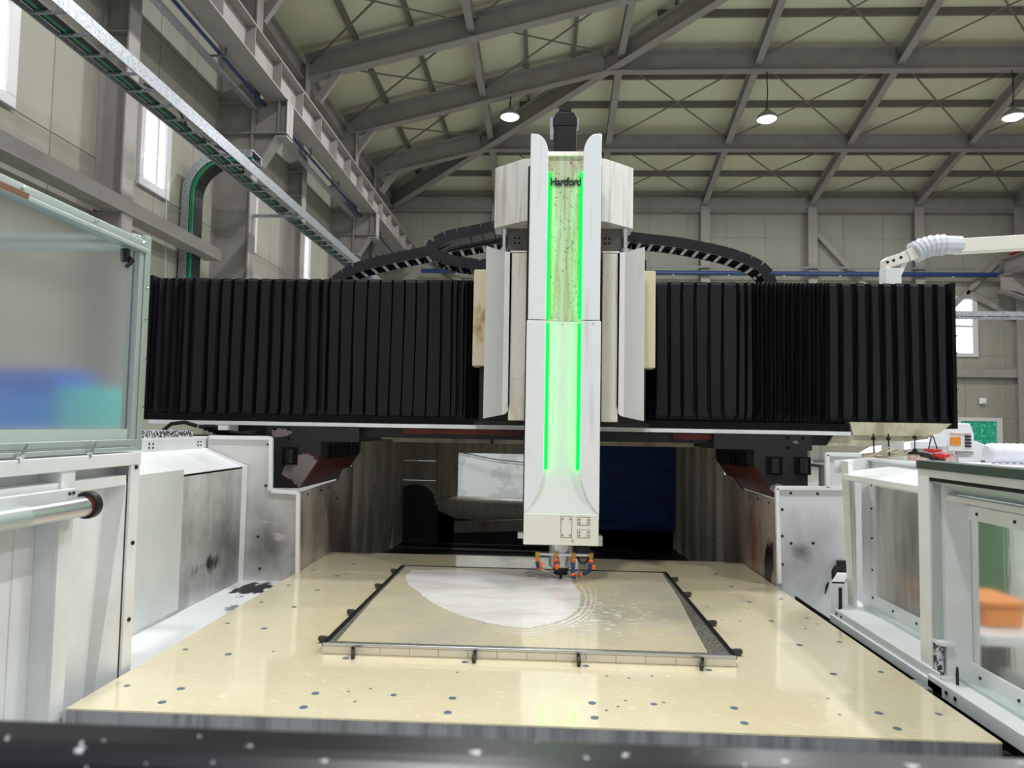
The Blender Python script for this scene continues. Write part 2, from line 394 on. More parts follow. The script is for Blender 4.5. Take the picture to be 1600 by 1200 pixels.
while y < YB-.1:
    obj('wall_panel', MB().box(XR-.06, XR, y+.012, min(y+1.72, YB)-.012, .01, 12.5), WALLM, wr); y += 1.72

# steel frame: columns and girts belong to the walls
def column(parent, x0, x1, y, z1, wd=.32):         # web along X
    mb = MB().box(x0, x0+.03, y-wd/2, y+wd/2, 0, z1).box(x1-.03, x1, y-wd/2, y+wd/2, 0, z1).box(x0, x1, y-.012, y+.012, 0, z1)
    for z in (3.4, 8.1, 8.8):
        if z < z1: mb.box(x0+.03, x1-.03, y-wd/2+.02, y+wd/2-.02, z, z+.02)
    return obj('column', mb, STEEL, parent)
for y in (11.2, 19.6, 27.8): column(wl, XW, XW+.48, y, 11.9)
for y in (7.0, 15.3, 23.7): column(wl, XW, XW+.84, y, 11.7, .34)
for x in (-2.3, 2.4, 7.05, 11.75, 16.35, 20.6):
    mb = MB().box(x-.2, x+.2, YB-.03, YB, 0, 11.6).box(x-.2, x+.2, YB-.42, YB-.39, 0, 11.6).box(x-.012, x+.012, YB-.4, YB, 0, 11.6)
    obj('column', mb, STEEL, wb)
for a, b in (((11.95, 10.5), (14.9, 7.2)), ((19.8, 9.3), (17.0, 6.4)), ((2.5, 10.4), (5.4, 7.0)), ((-6.9, 10.6), (-3.2, 7.6)), ((20.4, 6.8), (18.4, 7.9))):
    obj('brace', MB().bar((a[0], YB-.2, a[1]), (b[0], YB-.2, b[1]), .16, .2), STEEL, wb)
obj('girt', MB().box(16.4, 21.0, YB-.3, YB-.02, 4.15, 4.5), STEEL, wb)
eb = MB().ibeam((XW, YB-.25, EAVE-.1), (XR, YB-.25, EAVE-.1), .62, .3)
obj('eaves_beam', eb, STEEL, wb)
obj('eaves_beam', MB().ibeam((XW+.25, 2, EAVE), (XW+.25, YB, EAVE), .5, .3), STEEL, wl)

# roof: sheets, purlins, frames
ceil = struct('ceiling', MB().xy([(XW-.3, -12), (XR+.3, -12), (XR+.3, 20), (XW+13, 20)], ZTOP+.75, ZTOP+.8), ROOFM)
ROOFO = 1.02                                        # roof sheet above the frames' underside
hy = lambda x: 31.7-(x+7.2)*SL/SB                   # where the hip is above x
n = 0
x = XW
while x < XR:
    x2 = min(x+1.0, XR)
    ya, ybb = max(hy(x), 18.9), max(hy(x2), 18.9)
    g = 0; lift = .008*(int(round(x*10)) % 2)
    pts = [(x+g, YB+.1, zb(YB+.1)+ROOFO), (x2-g, YB+.1, zb(YB+.1)+ROOFO), (x2-g, ybb, zb(ybb)+ROOFO), (x+g, ya, zb(ya)+ROOFO)]
    pts = [(p[0], p[1], p[2]+lift) for p in pts]
    if YB-ya > -.6: obj('roof_sheet', MB().prism(pts, (0, 0, .06)), ROOFM, ceil)
    x = x2
y = 3.0
while y < YB:
    y2 = min(y+1.0, YB)
    xa, xb = min(hip_x(y), 7.0), min(hip_x(y2), 7.0)
    pts = [(XW-.1, y, zl(XW-.1)+ROOFO), (XW-.1, y2, zl(XW-.1)+ROOFO), (xb, y2, zl(xb)+ROOFO), (xa, y, zl(xa)+ROOFO)]
    if xb > XW-.4: obj('roof_sheet', MB().prism(pts, (0, 0, .06)), ROOFL, ceil)
    y = y2
for y in (30.5, 29.1, 26.4, 25.0, 22.4, 21.0):       # far-slope purlins
    obj('purlin', MB().bar((hip_x(y), y, zb(y)+.9), (XR, y, zb(y)+.9), .09, .24), STEELD, ceil)
for k, x in enumerate((-5.6, -4.0, -.75, .85, 4.0, 5.6)):  # west-slope purlins
    obj('purlin', MB().bar((x, 3, zl(x)+.9), (x, min(hy(x), YB), zl(x)+.9), .09, .24), STEELD, ceil)
for y in (15.6, 19.7, 23.7, 27.7):                  # portal frames: rafter up the west slope, beam along the far slope
    xh = hip_x(y)
    obj('rafter', MB().ibeam((XW+.5, y, zl(XW+.5)), (xh, y, zl(xh)), .74, .32), STEEL, ceil)
    if y > 18: obj('cross_beam', MB().ibeam((xh, y, zb(y)), (XR, y, zb(y)), .78 if y < 27 else .62, .32), STEEL, ceil)
    kb = MB().bar((XW+.75, y, 10.95), (XW+1.35, y, zl(XW+1.35)+.05), .16, .2)
    obj('knee_brace', kb, STEEL, ceil)
obj('hip_beam', MB().ibeam((-7.2, 31.7, EAVE), (hip_x(19.2), 19.2, zb(19.2)), .66, .32), STEEL, ceil)
ys = [31.7, 27.7, 23.7, 19.7]
for x in (-2.25, 2.4, 7.05, 11.75, 16.35, 20.6):    # struts running front to back between the frames
    for a, b in zip(ys[:-1], ys[1:]):
        if x >= hip_x((a+b)/2)-.4:  # on the far slope
            lo = max(b, hy(x)) if x < hip_x(b) else b
            if a-lo > .4: obj('strut', MB().ibeam((x, a-.02, zb(a)+.2), (x, lo+.02, zb(lo)+.2), .42, .24), STEEL, ceil)
        else:
            obj('strut', MB().ibeam((x, a, zl(x)+.2), (x, b, zl(x)+.2), .4, .22), STEEL, ceil)
    for a, b in ((19.7, 15.6), (15.6, 10.0)):
        if x < 6: obj('strut', MB().ibeam((x, a, zl(x)+.2), (x, b, zl(x)+.2), .4, .22), STEEL, ceil)
xs = [-6.9, -2.25, 2.4, 7.05, 11.75, 16.35, 20.6]
for x0, x1 in zip(xs[:-1], xs[1:]):                 # tie rods crossing in each bay
    for a, b in zip(ys[:-1], ys[1:]):
        mid = hip_x((a+b)/2)
        f = (lambda x, y: zb(y)+.45) if (x0+x1)/2 > mid else (lambda x, y: zl(x)+.5)
        if abs((x0+x1)/2-mid) < 1.2: continue
        for p, q in (((x0, a), (x1, b)), ((x1, a), (x0, b))):
            obj('tie_rod', MB().tube([(p[0], p[1], f(*p)), (q[0], q[1], f(*q))], .03, 6), STEELD, ceil)
    if x1 < 3:
        for p, q in (((x0, 19.7), (x1, 15.6)), ((x1, 19.7), (x0, 15.6))):
            obj('tie_rod', MB().tube([(p[0], p[1], zl(p[0])+.5), (q[0], q[1], zl(q[0])+.5)], .03, 6), STEELD, ceil)

# ------------------------------------------------------------------ crane runways, trays, pipes
def runway(name, label, x, y0, y1, z, ys_bracket, xwall):
    t = thing(name, label, 'crane rail', (x, y0, z))
    obj('bottom_flange', MB().box(x-.25, x+.25, y0, y1, z, z+.03), STEEL, t)
    obj('web', MB().box(x-.015, x+.015, y0, y1, z+.03, z+.72), STEEL, t)
    obj('top_flange', MB().box(x-.22, x+.22, y0, y1, z+.72, z+.75), STEEL, t)
    st = None
    yy = y0+.5
    while yy < y1:
        if st is None:
            st = obj('stiffener', MB().yz([(yy-.008, z+.03), (yy+.008, z+.03), (yy+.008, z+.72), (yy-.008, z+.72)], x+.015, x+.2), STEEL, t, at=(x, yy, z))
        else: inst(st, (x, yy, z), t)
        yy += 1.4
    obj('rail', MB().box(x-.035, x+.035, y0, y1, z+.75, z+.83), STEELD, t)
    return t
runway('crane_runway_girder', 'long grey steel crane girder with web stiffeners running along the window wall', -6.065, 6.0, 31.2, 8.86, (15.3, 23.7), XW)
runway('crane_runway_girder', 'short stretch of grey crane girder showing above the white pendant arm on the far right', 19.75, 14, 31.2, 8.45, (), XR)
tag(obj('conductor_bar', MB().box(19.55, 19.62, 16, 30.6, 9.5, 9.62).box(19.56, 19.72, 16, 30.6, 9.28, 9.32), REDM, None), 'red conductor bar on top of the far right crane girder', 'power rail')
for i, (y, lb) in enumerate(((15.3, 'nearer grey plated crane bracket on the window wall, above the cable tray bend'), (23.7, 'farther grey plated crane bracket on the window wall, beyond the second bay'))):
    t = thing('crane_bracket', lb, 'bracket', (XW+.9, y, 8.0), 'crane brackets on the window wall columns')
    x0, x1 = XW+.85, -5.78
    obj('web_plate', MB().box(x0, x1, y-.012, y+.012, 8.10, 8.84), STEEL, t)
    obj('top_plate', MB().box(x0, x1, y-.2, y+.2, 8.835, 8.858), STEEL, t)
    obj('bottom_plate', MB().box(x0, x1, y-.2, y+.2, 8.08, 8.10), STEEL, t)
    obj('gusset', MB().xz([(x0, 7.45), (x0+.15, 7.45), (x1-.25, 8.03), (x1, 8.03), (x1, 8.08), (x0, 8.08)], y-.012, y+.012), STEEL, t)
    obj('gusset_flange', MB().xz([(x0, 7.41), (x0+.16, 7.41), (x1-.24, 8.0), (x1, 8.0), (x1, 8.035), (x1-.26, 8.035), (x0+.14, 7.45), (x0, 7.45)], y-.18, y+.18), STEEL, t)
    for x in (x1-.025, x1-.21): obj('rib', MB().box(x, x+.02, y-.19, y+.19, 8.10, 8.835), STEEL, t)

t = thing('bracket', 'grey crane bracket with slanted underside at the far right wall column', 'bracket', (20.2, 30.6, 7.9))
obj('web_plate', MB().xz([(19.2, 8.4), (21.4, 8.4), (21.4, 7.0), (19.9, 7.7), (19.2, 7.8)], 30.58, 30.62), STEEL, t)
obj('gusset_flange', MB().bar((19.2, 30.6, 7.75), (21.4, 30.6, 6.95), .4, .05), STEEL, t)
obj('top_plate', MB().box(19.2, 21.4, 30.4, 30.8, 8.4, 8.44), STEEL, t)
t = thing('conduit_run', 'thin dark conduit and blue cable slung below the window wall crane girder', 'conduit', (-6.0, 8, 8.1))
obj('blue_cable', MB().tube([(-6.36, 6.5, 8.78), (-6.36, 31, 8.78)], .035, 8), BLUEP, t, label='blue cable')
obj('trunking', MB().box(-6.62, -6.5, 6.5, 31, 8.62, 8.70), GALV, t)
for y in (10.5, 13, 18, 20.5, 26): obj('hanger', MB().box(-6.62, -6.2, y-.02, y+.02, 8.70, 8.73).box(-6.24, -6.2, y-.02, y+.02, 8.73, 8.86), STEELD, t)

t = thing('wall_rail', 'long grey steel channel running low along the window wall and ending before the tray bend', 'rail', (-6.85, 7, 4.9))
obj('channel', MB().box(-6.88, -6.86, 4.0, 14.5, 5.08, 5.3).box(-7.2, -6.86, 4.0, 14.5, 5.06, 5.08).box(-7.2, -6.86, 4.0, 14.5, 5.28, 5.3), STEEL, t)
for y in (7.0, 11.2): obj('support', MB().box(-7.4, -6.9, y-.15, y+.15, 4.75, 5.06), STEEL, t)

t = thing('cable_tray', 'long galvanised cable ladder with green cables hung along the window wall', 'cable tray', (-5.7, 8, 6.35))
obj('side_rail', MB().box(-5.51, -5.49, 5.0, 26.5, 6.3, 6.5), GALV, t)
obj('side_rail', MB().box(-6.01, -5.99, 5.0, 26.5, 6.34, 6.5), GALV, t)
r0 = None; y = 7.2
while y < 26:
    if r0 is None: r0 = obj('rung', MB().box(-5.99, -5.51, y-.02, y+.02, 6.36, 6.39), GALV, t, at=(-5.75, y, 6.37))
    else: inst(r0, (-5.75, y, 6.37), t)
    y += .48
obj('cable', MB().tube([(-5.9, 5, 6.42), (-5.9, 26.4, 6.42)], .035, 6), mat('green_cable', c(24, 118, 78), .4), t)
for k, x in enumerate((-5.84, -5.8, -5.95)): obj('cable', MB().tube([(x, 5, 6.415), (x, 26.4, 6.415)], .028, 6), BLACKP, t)
obj('cable', MB().tube([(-5.7+.12*math.sin(i*1.3), 9.5+i*.45, 6.42+.03*math.sin(i*2)) for i in range(12)], .02, 6), BLACKP, t)
for y, x in ((15.3, XW+.84), (23.7, XW+.84)): obj('bracket_arm', MB().box(x, -5.5, y-.03, y+.03, 6.24, 6.30), GALV, t)

t = thing('tray_bend', 'galvanised cable tray curving from the ladder down the window wall', 'cable tray', (-7.1, 13.9, 3))
def bend(r, x0=-6.35, zt=7.05):
    P = [(-5.9, zt)]+[(x0-.8*r[0]*math.sin(a*PI/16), zt-.8+.0-(-.8)*1+(-.8)*(1-math.cos(a*PI/16))) for a in range(9)]
    return P
arc = [(-5.95, 0)]+[(-6.45-.75*math.sin(a*PI/16), -.75*(1-math.cos(a*PI/16))) for a in range(9)]
def strip(zoff, off, w0, w1, m, nm, parts=t):
    pin = [(x, 7.0+z) for x, z in arc]+[(-7.2, 3.0)]
    q = []
    for i, (x, z) in enumerate(pin):
        a = pin[max(i-1, 0)]; b = pin[min(i+1, len(pin)-1)]; d = Vector((b[0]-a[0], b[1]-a[1])).normalized(); nrm = Vector((d.y, -d.x))
        q.append(((x+nrm.x*off, z+nrm.y*off), (x+nrm.x*zoff, z+nrm.y*zoff)))
    mb = MB()
    for (a, b), (a2, b2) in zip(q[:-1], q[1:]):
        mb.prism([(a[0], w0, a[1]), (b[0], w0, b[1]), (b2[0], w0, b2[1]), (a2[0], w0, a2[1])], (0, w1-w0, 0))
    return obj(nm, mb, m, t)
strip(.16, 0, 13.72, 13.74, GALV, 'side_rail'); strip(.16, 0, 14.2, 14.22, GALV, 'side_rail')
strip(.17, .15, 13.74, 14.2, GALV, 'tray_back')
strip(-.0, -.06, 13.76, 13.82, mat('green_cable_drop', c(24, 118, 78), .4), 'cable'); strip(.0, -.06, 13.83, 14.18, BLACKP, 'cable')

t = thing('blue_pipe', 'long blue air pipe with a thin conduit above it across the far wall', 'pipe', (5, 31.4, 8.6))
obj('pipe', MB().tube([(-5.6, 31.3, 8.57), (XR-.2, 31.3, 8.57)], .1, 10), BLUEP, t, smooth=True)
obj('conduit', MB().tube([(-2.5, 31.35, 8.85), (XR-3, 31.35, 8.85)], .045, 8), GALV, t)
k0 = None
for i in range(10):
    x = -4+i*2.4
    if k0 is None: k0 = obj('clip', MB().box(x-.04, x+.04, 31.2, 31.47, 8.44, 8.47), WFRAME, t, at=(x, 31.3, 8.5))
    else: inst(k0, (x, 31.3, 8.5), t)
t = thing('short_tray', 'galvanised cable tray crossing in front of the white far window', 'cable tray', (8, 14, 3.95))
obj('side_rail', MB().box(6.5, XR-1.0, 13.98, 14.0, 3.97, 4.06), GALV, t)
obj('side_rail', MB().box(6.5, XR-1.0, 14.4, 14.42, 3.97, 4.06), GALV, t)
for i in range(12): obj('rung', MB().box(7+i*.5, 7.05+i*.5, 14.0, 14.4, 3.97, 3.99), GALV, t)
obj('cable', MB().tube([(6.5, 14.15, 4.02), (20.5, 14.15, 4.02)], .04, 6), BLACKP, t)
for x in (7.05, 16.35): obj('post', MB().box(x-.05, x+.05, 14.42, 14.5, 0, 4.05), STEEL, t)
t = thing('sensor_box', 'small white sensor box fixed to the far wall above the green window', 'sensor', (19.0, YB-.06, 3.1))
obj('case', MB().box(18.93, 19.2, YB-.16, YB-.06, 3.0, 3.25), WHITE, t, bevel=.01); obj('eye', MB().tube([(19.06, YB-.16, 3.08), (19.06, YB-.24, 3.0)], .05, 8), WFRAME, t)

# ------------------------------------------------------------------ high-bay lamps
def lamp(x, y, z, ztop, label):
    t = thing('high_bay_lamp', label, 'lamp', (x, y, z), 'high bay lamps')
    obj('housing', MB().lathe([(.33, z), (.34, z+.04), (.3, z+.13), (.17, z+.22), (.1, z+.3), (.06, z+.36)], x, y, 24), GALV, t, smooth=True)
    obj('diffuser', MB().lathe([(.05, z-.09), (.2, z-.07), (.29, z-.02), (.315, z+.005)], x, y, 24), DIFF, t, smooth=True)
    obj('hook', MB().tube([(x, y, z+.34), (x, y, z+.5)], .03, 6), DARKST, t)
    obj('cord', MB().tube([(x, y, z+.5), (x+.03, y, z+.9), (x, y, ztop)], .02, 6), BLACKP, t)
    ld = bpy.data.lights.new('lamp_light', 'AREA'); ld.shape = 'DISK'; ld.size = .62; ld.energy = LAMP_W; ld.color = (.97, .985, 1)
    lo = bpy.data.objects.new('lamp_light', ld); COL.objects.link(lo); lo.parent = t; lo.location = (0, 0, -.12)
lamp(-1.32, 23.7, 12.25, 13.0, 'lit high bay lamp hanging left of the black motor')
lamp(7.35, 23.7, 12.15, 13.85, 'lit high bay lamp over the right bellows, middle of the far row')
lamp(15.4, 23.7, 12.2, 13.85, 'lit high bay lamp at the right end of the row')
for x in (-1.3, 7.35, 15.4):
    for y in (15.4, 7.2, -1.0):
        lamp(x, y, 12.2, 13.0 if x < 0 else 15.8, 'lit high bay lamp under the nearer roof')

# ------------------------------------------------------------------ machine table
TX0, TX1, TY0, TY1, TZ = -1.633, 1.502, 2.44, 5.5, .70
t = thing('machine_table', 'wide cream coated wet machine table with grey steel edge, carrying the clamped panel', 'table', (-.065, 4, 0))
obj('table_top', MB().box(TX0, TX1, TY0, TY1, TZ-.006, TZ), TABLEM, t, label='wet cream table surface')
obj('table_slab', MB().box(TX0, TX1, TY0, TY1, TZ-.12, TZ-.006), TSTEEL, t, label='milled grey steel slab edge')
obj('bed', MB().box(-1.25, 1.15, 2.7, 5.4, 0, TZ-.12), DARKTR, t)
pl = None
def on_panel(x, y): return -.97 < x < .85 and 3.05 < y < 4.9
def plug(x, y, r, m, nm):
    global plugs
    k = nm
    if k not in plugs:
        plugs[k] = obj(nm, MB().lathe([(r, TZ-.003), (r, TZ+.0012), (r*.8, TZ+.0016)], x, y, 14), m, t, at=(x, y, TZ))
    else: inst(plugs[k], (x, y, TZ), t)
plugs = {}
for k in range(6):
    for y in (2.52, 2.65, 3.05, 3.44, 3.85, 4.25, 4.65, 5.05):
        x = -1.338+.509*k
        if not on_panel(x, y) or y < 3.06: plug(x, y, .0145, PLUGM, 'hole_plug')
for x in (-1.55, -.54, .413, 1.42):
    for y in (2.66, 3.095, 3.51, 3.93, 4.35, 4.8):
        if not on_panel(x, y): plug(x, y, .0115, PLUGM, 'small_plug')
random.seed(3)
for i in range(46):
    x = random.uniform(TX0+.06, TX1-.06); y = random.uniform(2.5, 5.3)
    if not on_panel(x, y): plug(x, y, .006, HOLEM, 'dowel_hole')

# workpiece: honeycomb panel
PX0, PX1, PY0, PY1, PZ0, PZ1 = -.945, .825, 3.10, 4.83, TZ, TZ+.042
t = thing('honeycomb_panel', 'large flat perforated metal panel flooded with coolant, clamped on the cream table', 'panel', ((PX0+PX1)/2, 4, PZ0))
obj('core', MB().box(PX0+.008, PX1-.008, PY0+.004, PY1-.008, PZ0, PZ1-.006), CLEARW, t)
obj('face_sheet', MB().box(PX0, PX1, PY0, PY1, PZ1-.006, PZ1), PERF, t, label='perforated face sheet')
obj('pool', MB().xy([(PX0+.05, PY0+.04), (PX1-.11, PY0+.04), (PX1-.09, 3.5), (PX1-.05, 4.1), (PX1-.03, PY1-.02), (PX0+.03, PY1-.02), (PX0+.03, 3.9)], PZ1, PZ1+.0012), POOL, t, label='shallow milky coolant on the panel')
for a in ((PX0-.004, PX0+.018, PY0, PY1), (PX1-.018, PX1+.004, PY0, PY1)):
    obj('edge_strip', MB().box(a[0], a[1], a[2], a[3], PZ1-.012, PZ1+.006), DARKST, t, bevel=.002)
obj('edge_strip', MB().box(PX0, PX1, PY0-.004, PY0+.016, PZ1-.008, PZ1+.005), ALU, t, bevel=.002)
obj('edge_strip', MB().box(PX0, PX1, PY1-.016, PY1+.004, PZ1-.008, PZ1+.004), DARKST, t, bevel=.002)
for i in range(14):
    a = PX0+(PX1-PX0)*i/14; b = PX0+(PX1-PX0)*(i+1)/14
    obj('edge_block', MB().box(a+.0012, b-.0012, PY0-.002, PY0+.012, PZ0+.002, PZ1-.009), CLEARW, t)
film = [(-.85, 4.68), (-.86, 4.5), (-.80, 4.28), (-.70, 4.08), (-.60, 3.88), (-.48, 3.70), (-.37, 3.58), (-.26, 3.50), (-.14, 3.43), (-.05, 3.42), (.05, 3.52), (.12, 3.62),
        (.18, 3.76), (.215, 3.95), (.22, 4.19), (.20, 4.38), (.185, 4.52), (.12, 4.62), (.03, 4.60), (-.12, 4.55), (-.24, 4.62), (-.36, 4.70), (-.6, 4.72)]
rim = []
for i, p in enumerate(film):
    q = film[(i+1) % len(film)]
    for k in range(5):
        f = k/5; rim.append((p[0]+(q[0]-p[0])*f+random.uniform(-.006, .006), p[1]+(q[1]-p[1])*f+random.uniform(-.009, .009)))
o = obj('coolant_film', MB().xy(rim, PZ1+.0012, PZ1+.0026), FOAM); tag(o, 'pale thin sheet of coolant spreading over the panel left of the cutter', 'coolant'); o['kind'] = 'stuff'

pw = o
for k, (d, wd) in enumerate(((.035, .016), (.075, .012), (.11, .008))):   # ripples ahead of the film's edge
    seg = film[7:16]; A = []; B = []
    for _ in range(3):                              # round the corners off
        seg = [seg[0]]+[(a[0]*u+b[0]*(1-u), a[1]*u+b[1]*(1-u)) for a, b in zip(seg[:-1], seg[1:]) for u in (.75, .25)]+[seg[-1]]
    for i, p in enumerate(seg):
        v = Vector((p[0]+.2, (p[1]-4.45)))
        v.normalize(); f = math.sin(PI*i/(len(seg)-1))
        A.append((p[0]+v.x*d, p[1]+v.y*d)); B.append((p[0]+v.x*(d+wd*f+.001), p[1]+v.y*(d+wd*f+.001)))
    q = obj('ripple', MB().xy(A+B[::-1], PZ1+.0012, PZ1+.0022), FOAM, pw); q['kind'] = 'stuff'

def clamp(cx, cy, ang, label):
    t = thing('edge_clamp', label, 'clamp', (cx, cy, TZ), 'edge clamps around the honeycomb panel')
    if not clamp.src:
        bar = MB().box(-.026, .035, -.0085, .0085, .010, .028).box(-.012, .008, -.0065, .0065, .028, .030).box(-.02, .03, -.006, .006, .0, .010)
        o = bpy.data.objects.new('clamp_bar', mesh('clamp_bar', bar, CLAMPM)); COL.objects.link(o); b = o.modifiers.new('b', 'BEVEL'); b.width = .0015
        jaw = MB().box(.030, .0385, -.007, .007, .0, .036); o2 = bpy.data.objects.new('jaw', mesh('jaw', jaw, CLAMPM)); COL.objects.link(o2)
        bolt = MB().tube([(-.015, 0, .026), (-.015, 0, .031)], .005, 8); o3 = bpy.data.objects.new('bolt', mesh('bolt', bolt, SCREW)); COL.objects.link(o3)
        clamp.src = [o, o2, o3]; new = clamp.src
    else:
        new = [k.copy() for k in clamp.src]
        for k in new: COL.objects.link(k)
    for k in new: k.parent = t; k.location = (0, 0, 0)
    t.rotation_euler = (0, 0, ang)
clamp.src = []
nth = ['nearest the front corner', 'second from the front', 'third from the front', 'farthest back']
for i, y in enumerate((3.25, 3.72, 4.33, 4.78)):
    clamp(PX0-.04, y, 0, 'dark edge clamp on the left side of the metal panel, '+nth[i])
for i, y in enumerate((3.25, 3.715, 4.335, 4.75)):
    clamp(PX1+.04, y, PI, 'dark edge clamp on the right side of the metal panel, '+nth[i])
for x, lb in ((-.80, 'at the left end'), (-.281, 'left of centre'), (.16, 'right of centre, below the cutter'), (.672, 'at the right end')):
    clamp(x, PY0-.042, PI/2+(.25 if x < -.5 else (-.3 if x > .5 else 0)), 'dark clamp on the front edge of the metal panel, '+lb)

# ------------------------------------------------------------------ gantry bridge
BY = 5.0
t = bridge = thing('gantry_bridge', 'wide black bellows covered gantry bridge spanning above the machine table', 'gantry', (-.05, 5.4, 0))
obj('bridge_beam', MB().box(-2.7, 2.62, BY+.09, 5.62, 1.74, 2.66), BLACKM, t)
def bellows(x0, x1, segs, nm, z0, z1, seed):
    """segs: (end x, pitch, depth, lit share of each fold)"""
    random.seed(seed)
    prof = []; x = x0
    for xe, p, d, lit in segs:
        while x < xe-1e-4:
            q = min(p*random.uniform(.9, 1.1), xe-x); j = random.uniform(-.005, .005)
            if q < p*.5: prof += [(x, BY)]; x = xe; continue
            if lit > 0: prof += [(x, BY+j), (x+q*lit, BY-.006+j), (x+q*(lit+.06), BY+d), (x+q*.97, BY+d)]
            else: prof += [(x, BY), (x+q*.5, BY+d)]
            x += q
    prof.append((x1, BY))
    mb = MB(); n = len(prof)
    zs = (z0, z0+.025, z0+.06, (z0+z1)/2, z1-.09, z1-.022, z1)
    wob = [random.uniform(-.005, .005) for _ in prof]
    for k, z in enumerate(zs):
        for i, (px, py) in enumerate(prof):
            tz = z + (wob[i]*.5 if k == len(zs)-1 else 0)
            if k in (0, len(zs)-1): py = BY+(py-BY)*.3
            elif k in (1, len(zs)-2): py = BY+(py-BY)*.75
            mb.v.append((px+(.006*math.sin(i*1.7+k) if 0 < k < 5 else 0), py+(.012*(py <= BY+.02) if k in (0, len(zs)-1) else 0), tz))
    for k in range(len(zs)-1):
        for i in range(n-1): mb.f.append((k*n+i, k*n+i+1, (k+1)*n+i+1, (k+1)*n+i))
    base = len(mb.v); top = (len(zs)-1)*n
    for i, (px, py) in enumerate(prof): mb.v.append((px, 5.66, mb.v[top+i][2]))
    for i in range(n-1): mb.f.append((top+i, top+i+1, base+i+1, base+i))
    b2 = len(mb.v); mb.v += [(x0, 5.66, z0), (x1, 5.66, z0)]
    mb.f.append((0, top, base, b2)) ; mb.f.append((n-1, b2+1, base+n-1, top+n-1))
    return obj(nm, mb, BELLM, t)
bellows(-2.87, -.42, [(-2.62, .055, .05, 0), (-2.52, .07, .05, .5), (-1.55, .093, .06, .62), (-.66, .092, .05, .82), (-.56, .055, .05, .5), (-.42, .024, .05, 0)], 'bellows', 1.735, 2.735, 5)
bellows(.60, 2.80, [(.78, .028, .05, 0), (1.30, .095, .05, .74), (1.46, .055, .05, .5), (1.98, .03, .05, 0), (2.80, .092, .055, .5)], 'bellows', 1.765, 2.735, 9)
obj('end_flange', MB().box(2.80, 2.825, BY-.01, 5.66, 1.73, 2.74), BELLV, t)
screws(t, [(2.826, BY-.012, z) for z in (1.85, 2.0, 2.12, 2.25, 2.37, 2.5)], (0, -1, 0), .006, m=SCREW)
obj('end_flange', MB().box(-2.88, -2.86, BY-.01, 5.66, 1.70, 2.75), BELLV, t)
obj('bottom_skirt', MB().box(-2.87, 2.1, BY-.005, 5.66, 1.70, 1.75), BELLV, t)
obj('guide_rail', MB().box(-2.83, 2.10, BY-.03, BY+.02, 1.672, 1.698), WHITE, t, label='white lower guide rail')
obj('underframe', MB().box(-2.2, 2.05, BY+.03, 5.6, 1.60, 1.68), BLACKM, t)
obj('primer_plate', MB().box(-1.0, -.15, BY+.01, BY+.04, 1.63, 1.668).box(.9, 1.25, BY+.01, BY+.04, 1.625, 1.665), PRIMER, t)
for s in (-1, 1):
    M = lambda x: -.065+s*(x+.065) if s > 0 else x
    mir = (lambda x: x) if s < 0 else (lambda x: -.13-x)
    top = MB().box(mir(-1.96), mir(-1.30), BY-.05, 6.0, 1.565, 1.668)
    cr = obj('carriage', top, PEELR, t)
    prof = [(-1.93, 1.565), (-1.57, 1.565), (-1.57, 1.46), (-1.715, 1.235), (-1.93, 1.235)]
    obj('carriage_block', MB().xz([(mir(x), z) for x, z in prof], BY-.05, 6.05), PEELM if s < 0 else PEELR, cr)
    for k in range(2 if s > 0 else 1):
        x = mir(-1.84)+(.17*k if s < 0 else (.0 if k == 0 else -.19))
        obj('bearing_pocket', MB().box(x, x+.11, BY-.056, BY-.048, 1.40, 1.52), BELLV, cr); obj('bearing', MB().tube([(x+.055, BY-.058, 1.41), (x+.055, BY-.058, 1.51)], .03, 10), BLACKP, cr)
    for k in range(7):                              # web openings along the inner flank
        y = 5.15+k*.125
        obj('web_opening', MB().yz([(y, 1.43), (y+.085, 1.43), (y+.085, 1.54), (y, 1.54)], mir(-1.573), mir(-1.566)), BELLV, cr)
    obj('flank_rib', MB().yz([(BY-.04, 1.262), (6.02, 1.262), (6.02, 1.42), (BY-.04, 1.42)], mir(-1.69), mir(-1.672)) if False else
        MB().prism([(mir(-1.705), BY-.045, 1.26), (mir(-1.58), BY-.045, 1.45), (mir(-1.574), BY-.045, 1.446), (mir(-1.70), BY-.045, 1.254)], (0, 1.06, 0)), PRIMER, cr)
    screws(cr, [(mir(-1.90), BY-.05, 1.65), (mir(-1.80), BY-.05, 1.65), (mir(-1.80), BY-.05, 1.585)], (0, -1, 0), .011, m=BELLV, name='bolt')
# beige end cover with hooks below the right bellows
obj('end_cover', MB().xz([(2.1, 1.765), (2.78, 1.765), (2.70, 1.70), (2.6, 1.675), (2.12, 1.675)], BY-.02, 5.5), BEIGET, t, label='creased translucent beige end cover')
obj('end_cover', MB().xz([(2.0, 1.675), (2.66, 1.675), (2.2, 1.60), (1.95, 1.60)], BY-.0, 5.4), BEIGET, t, label='creased translucent beige end cover')

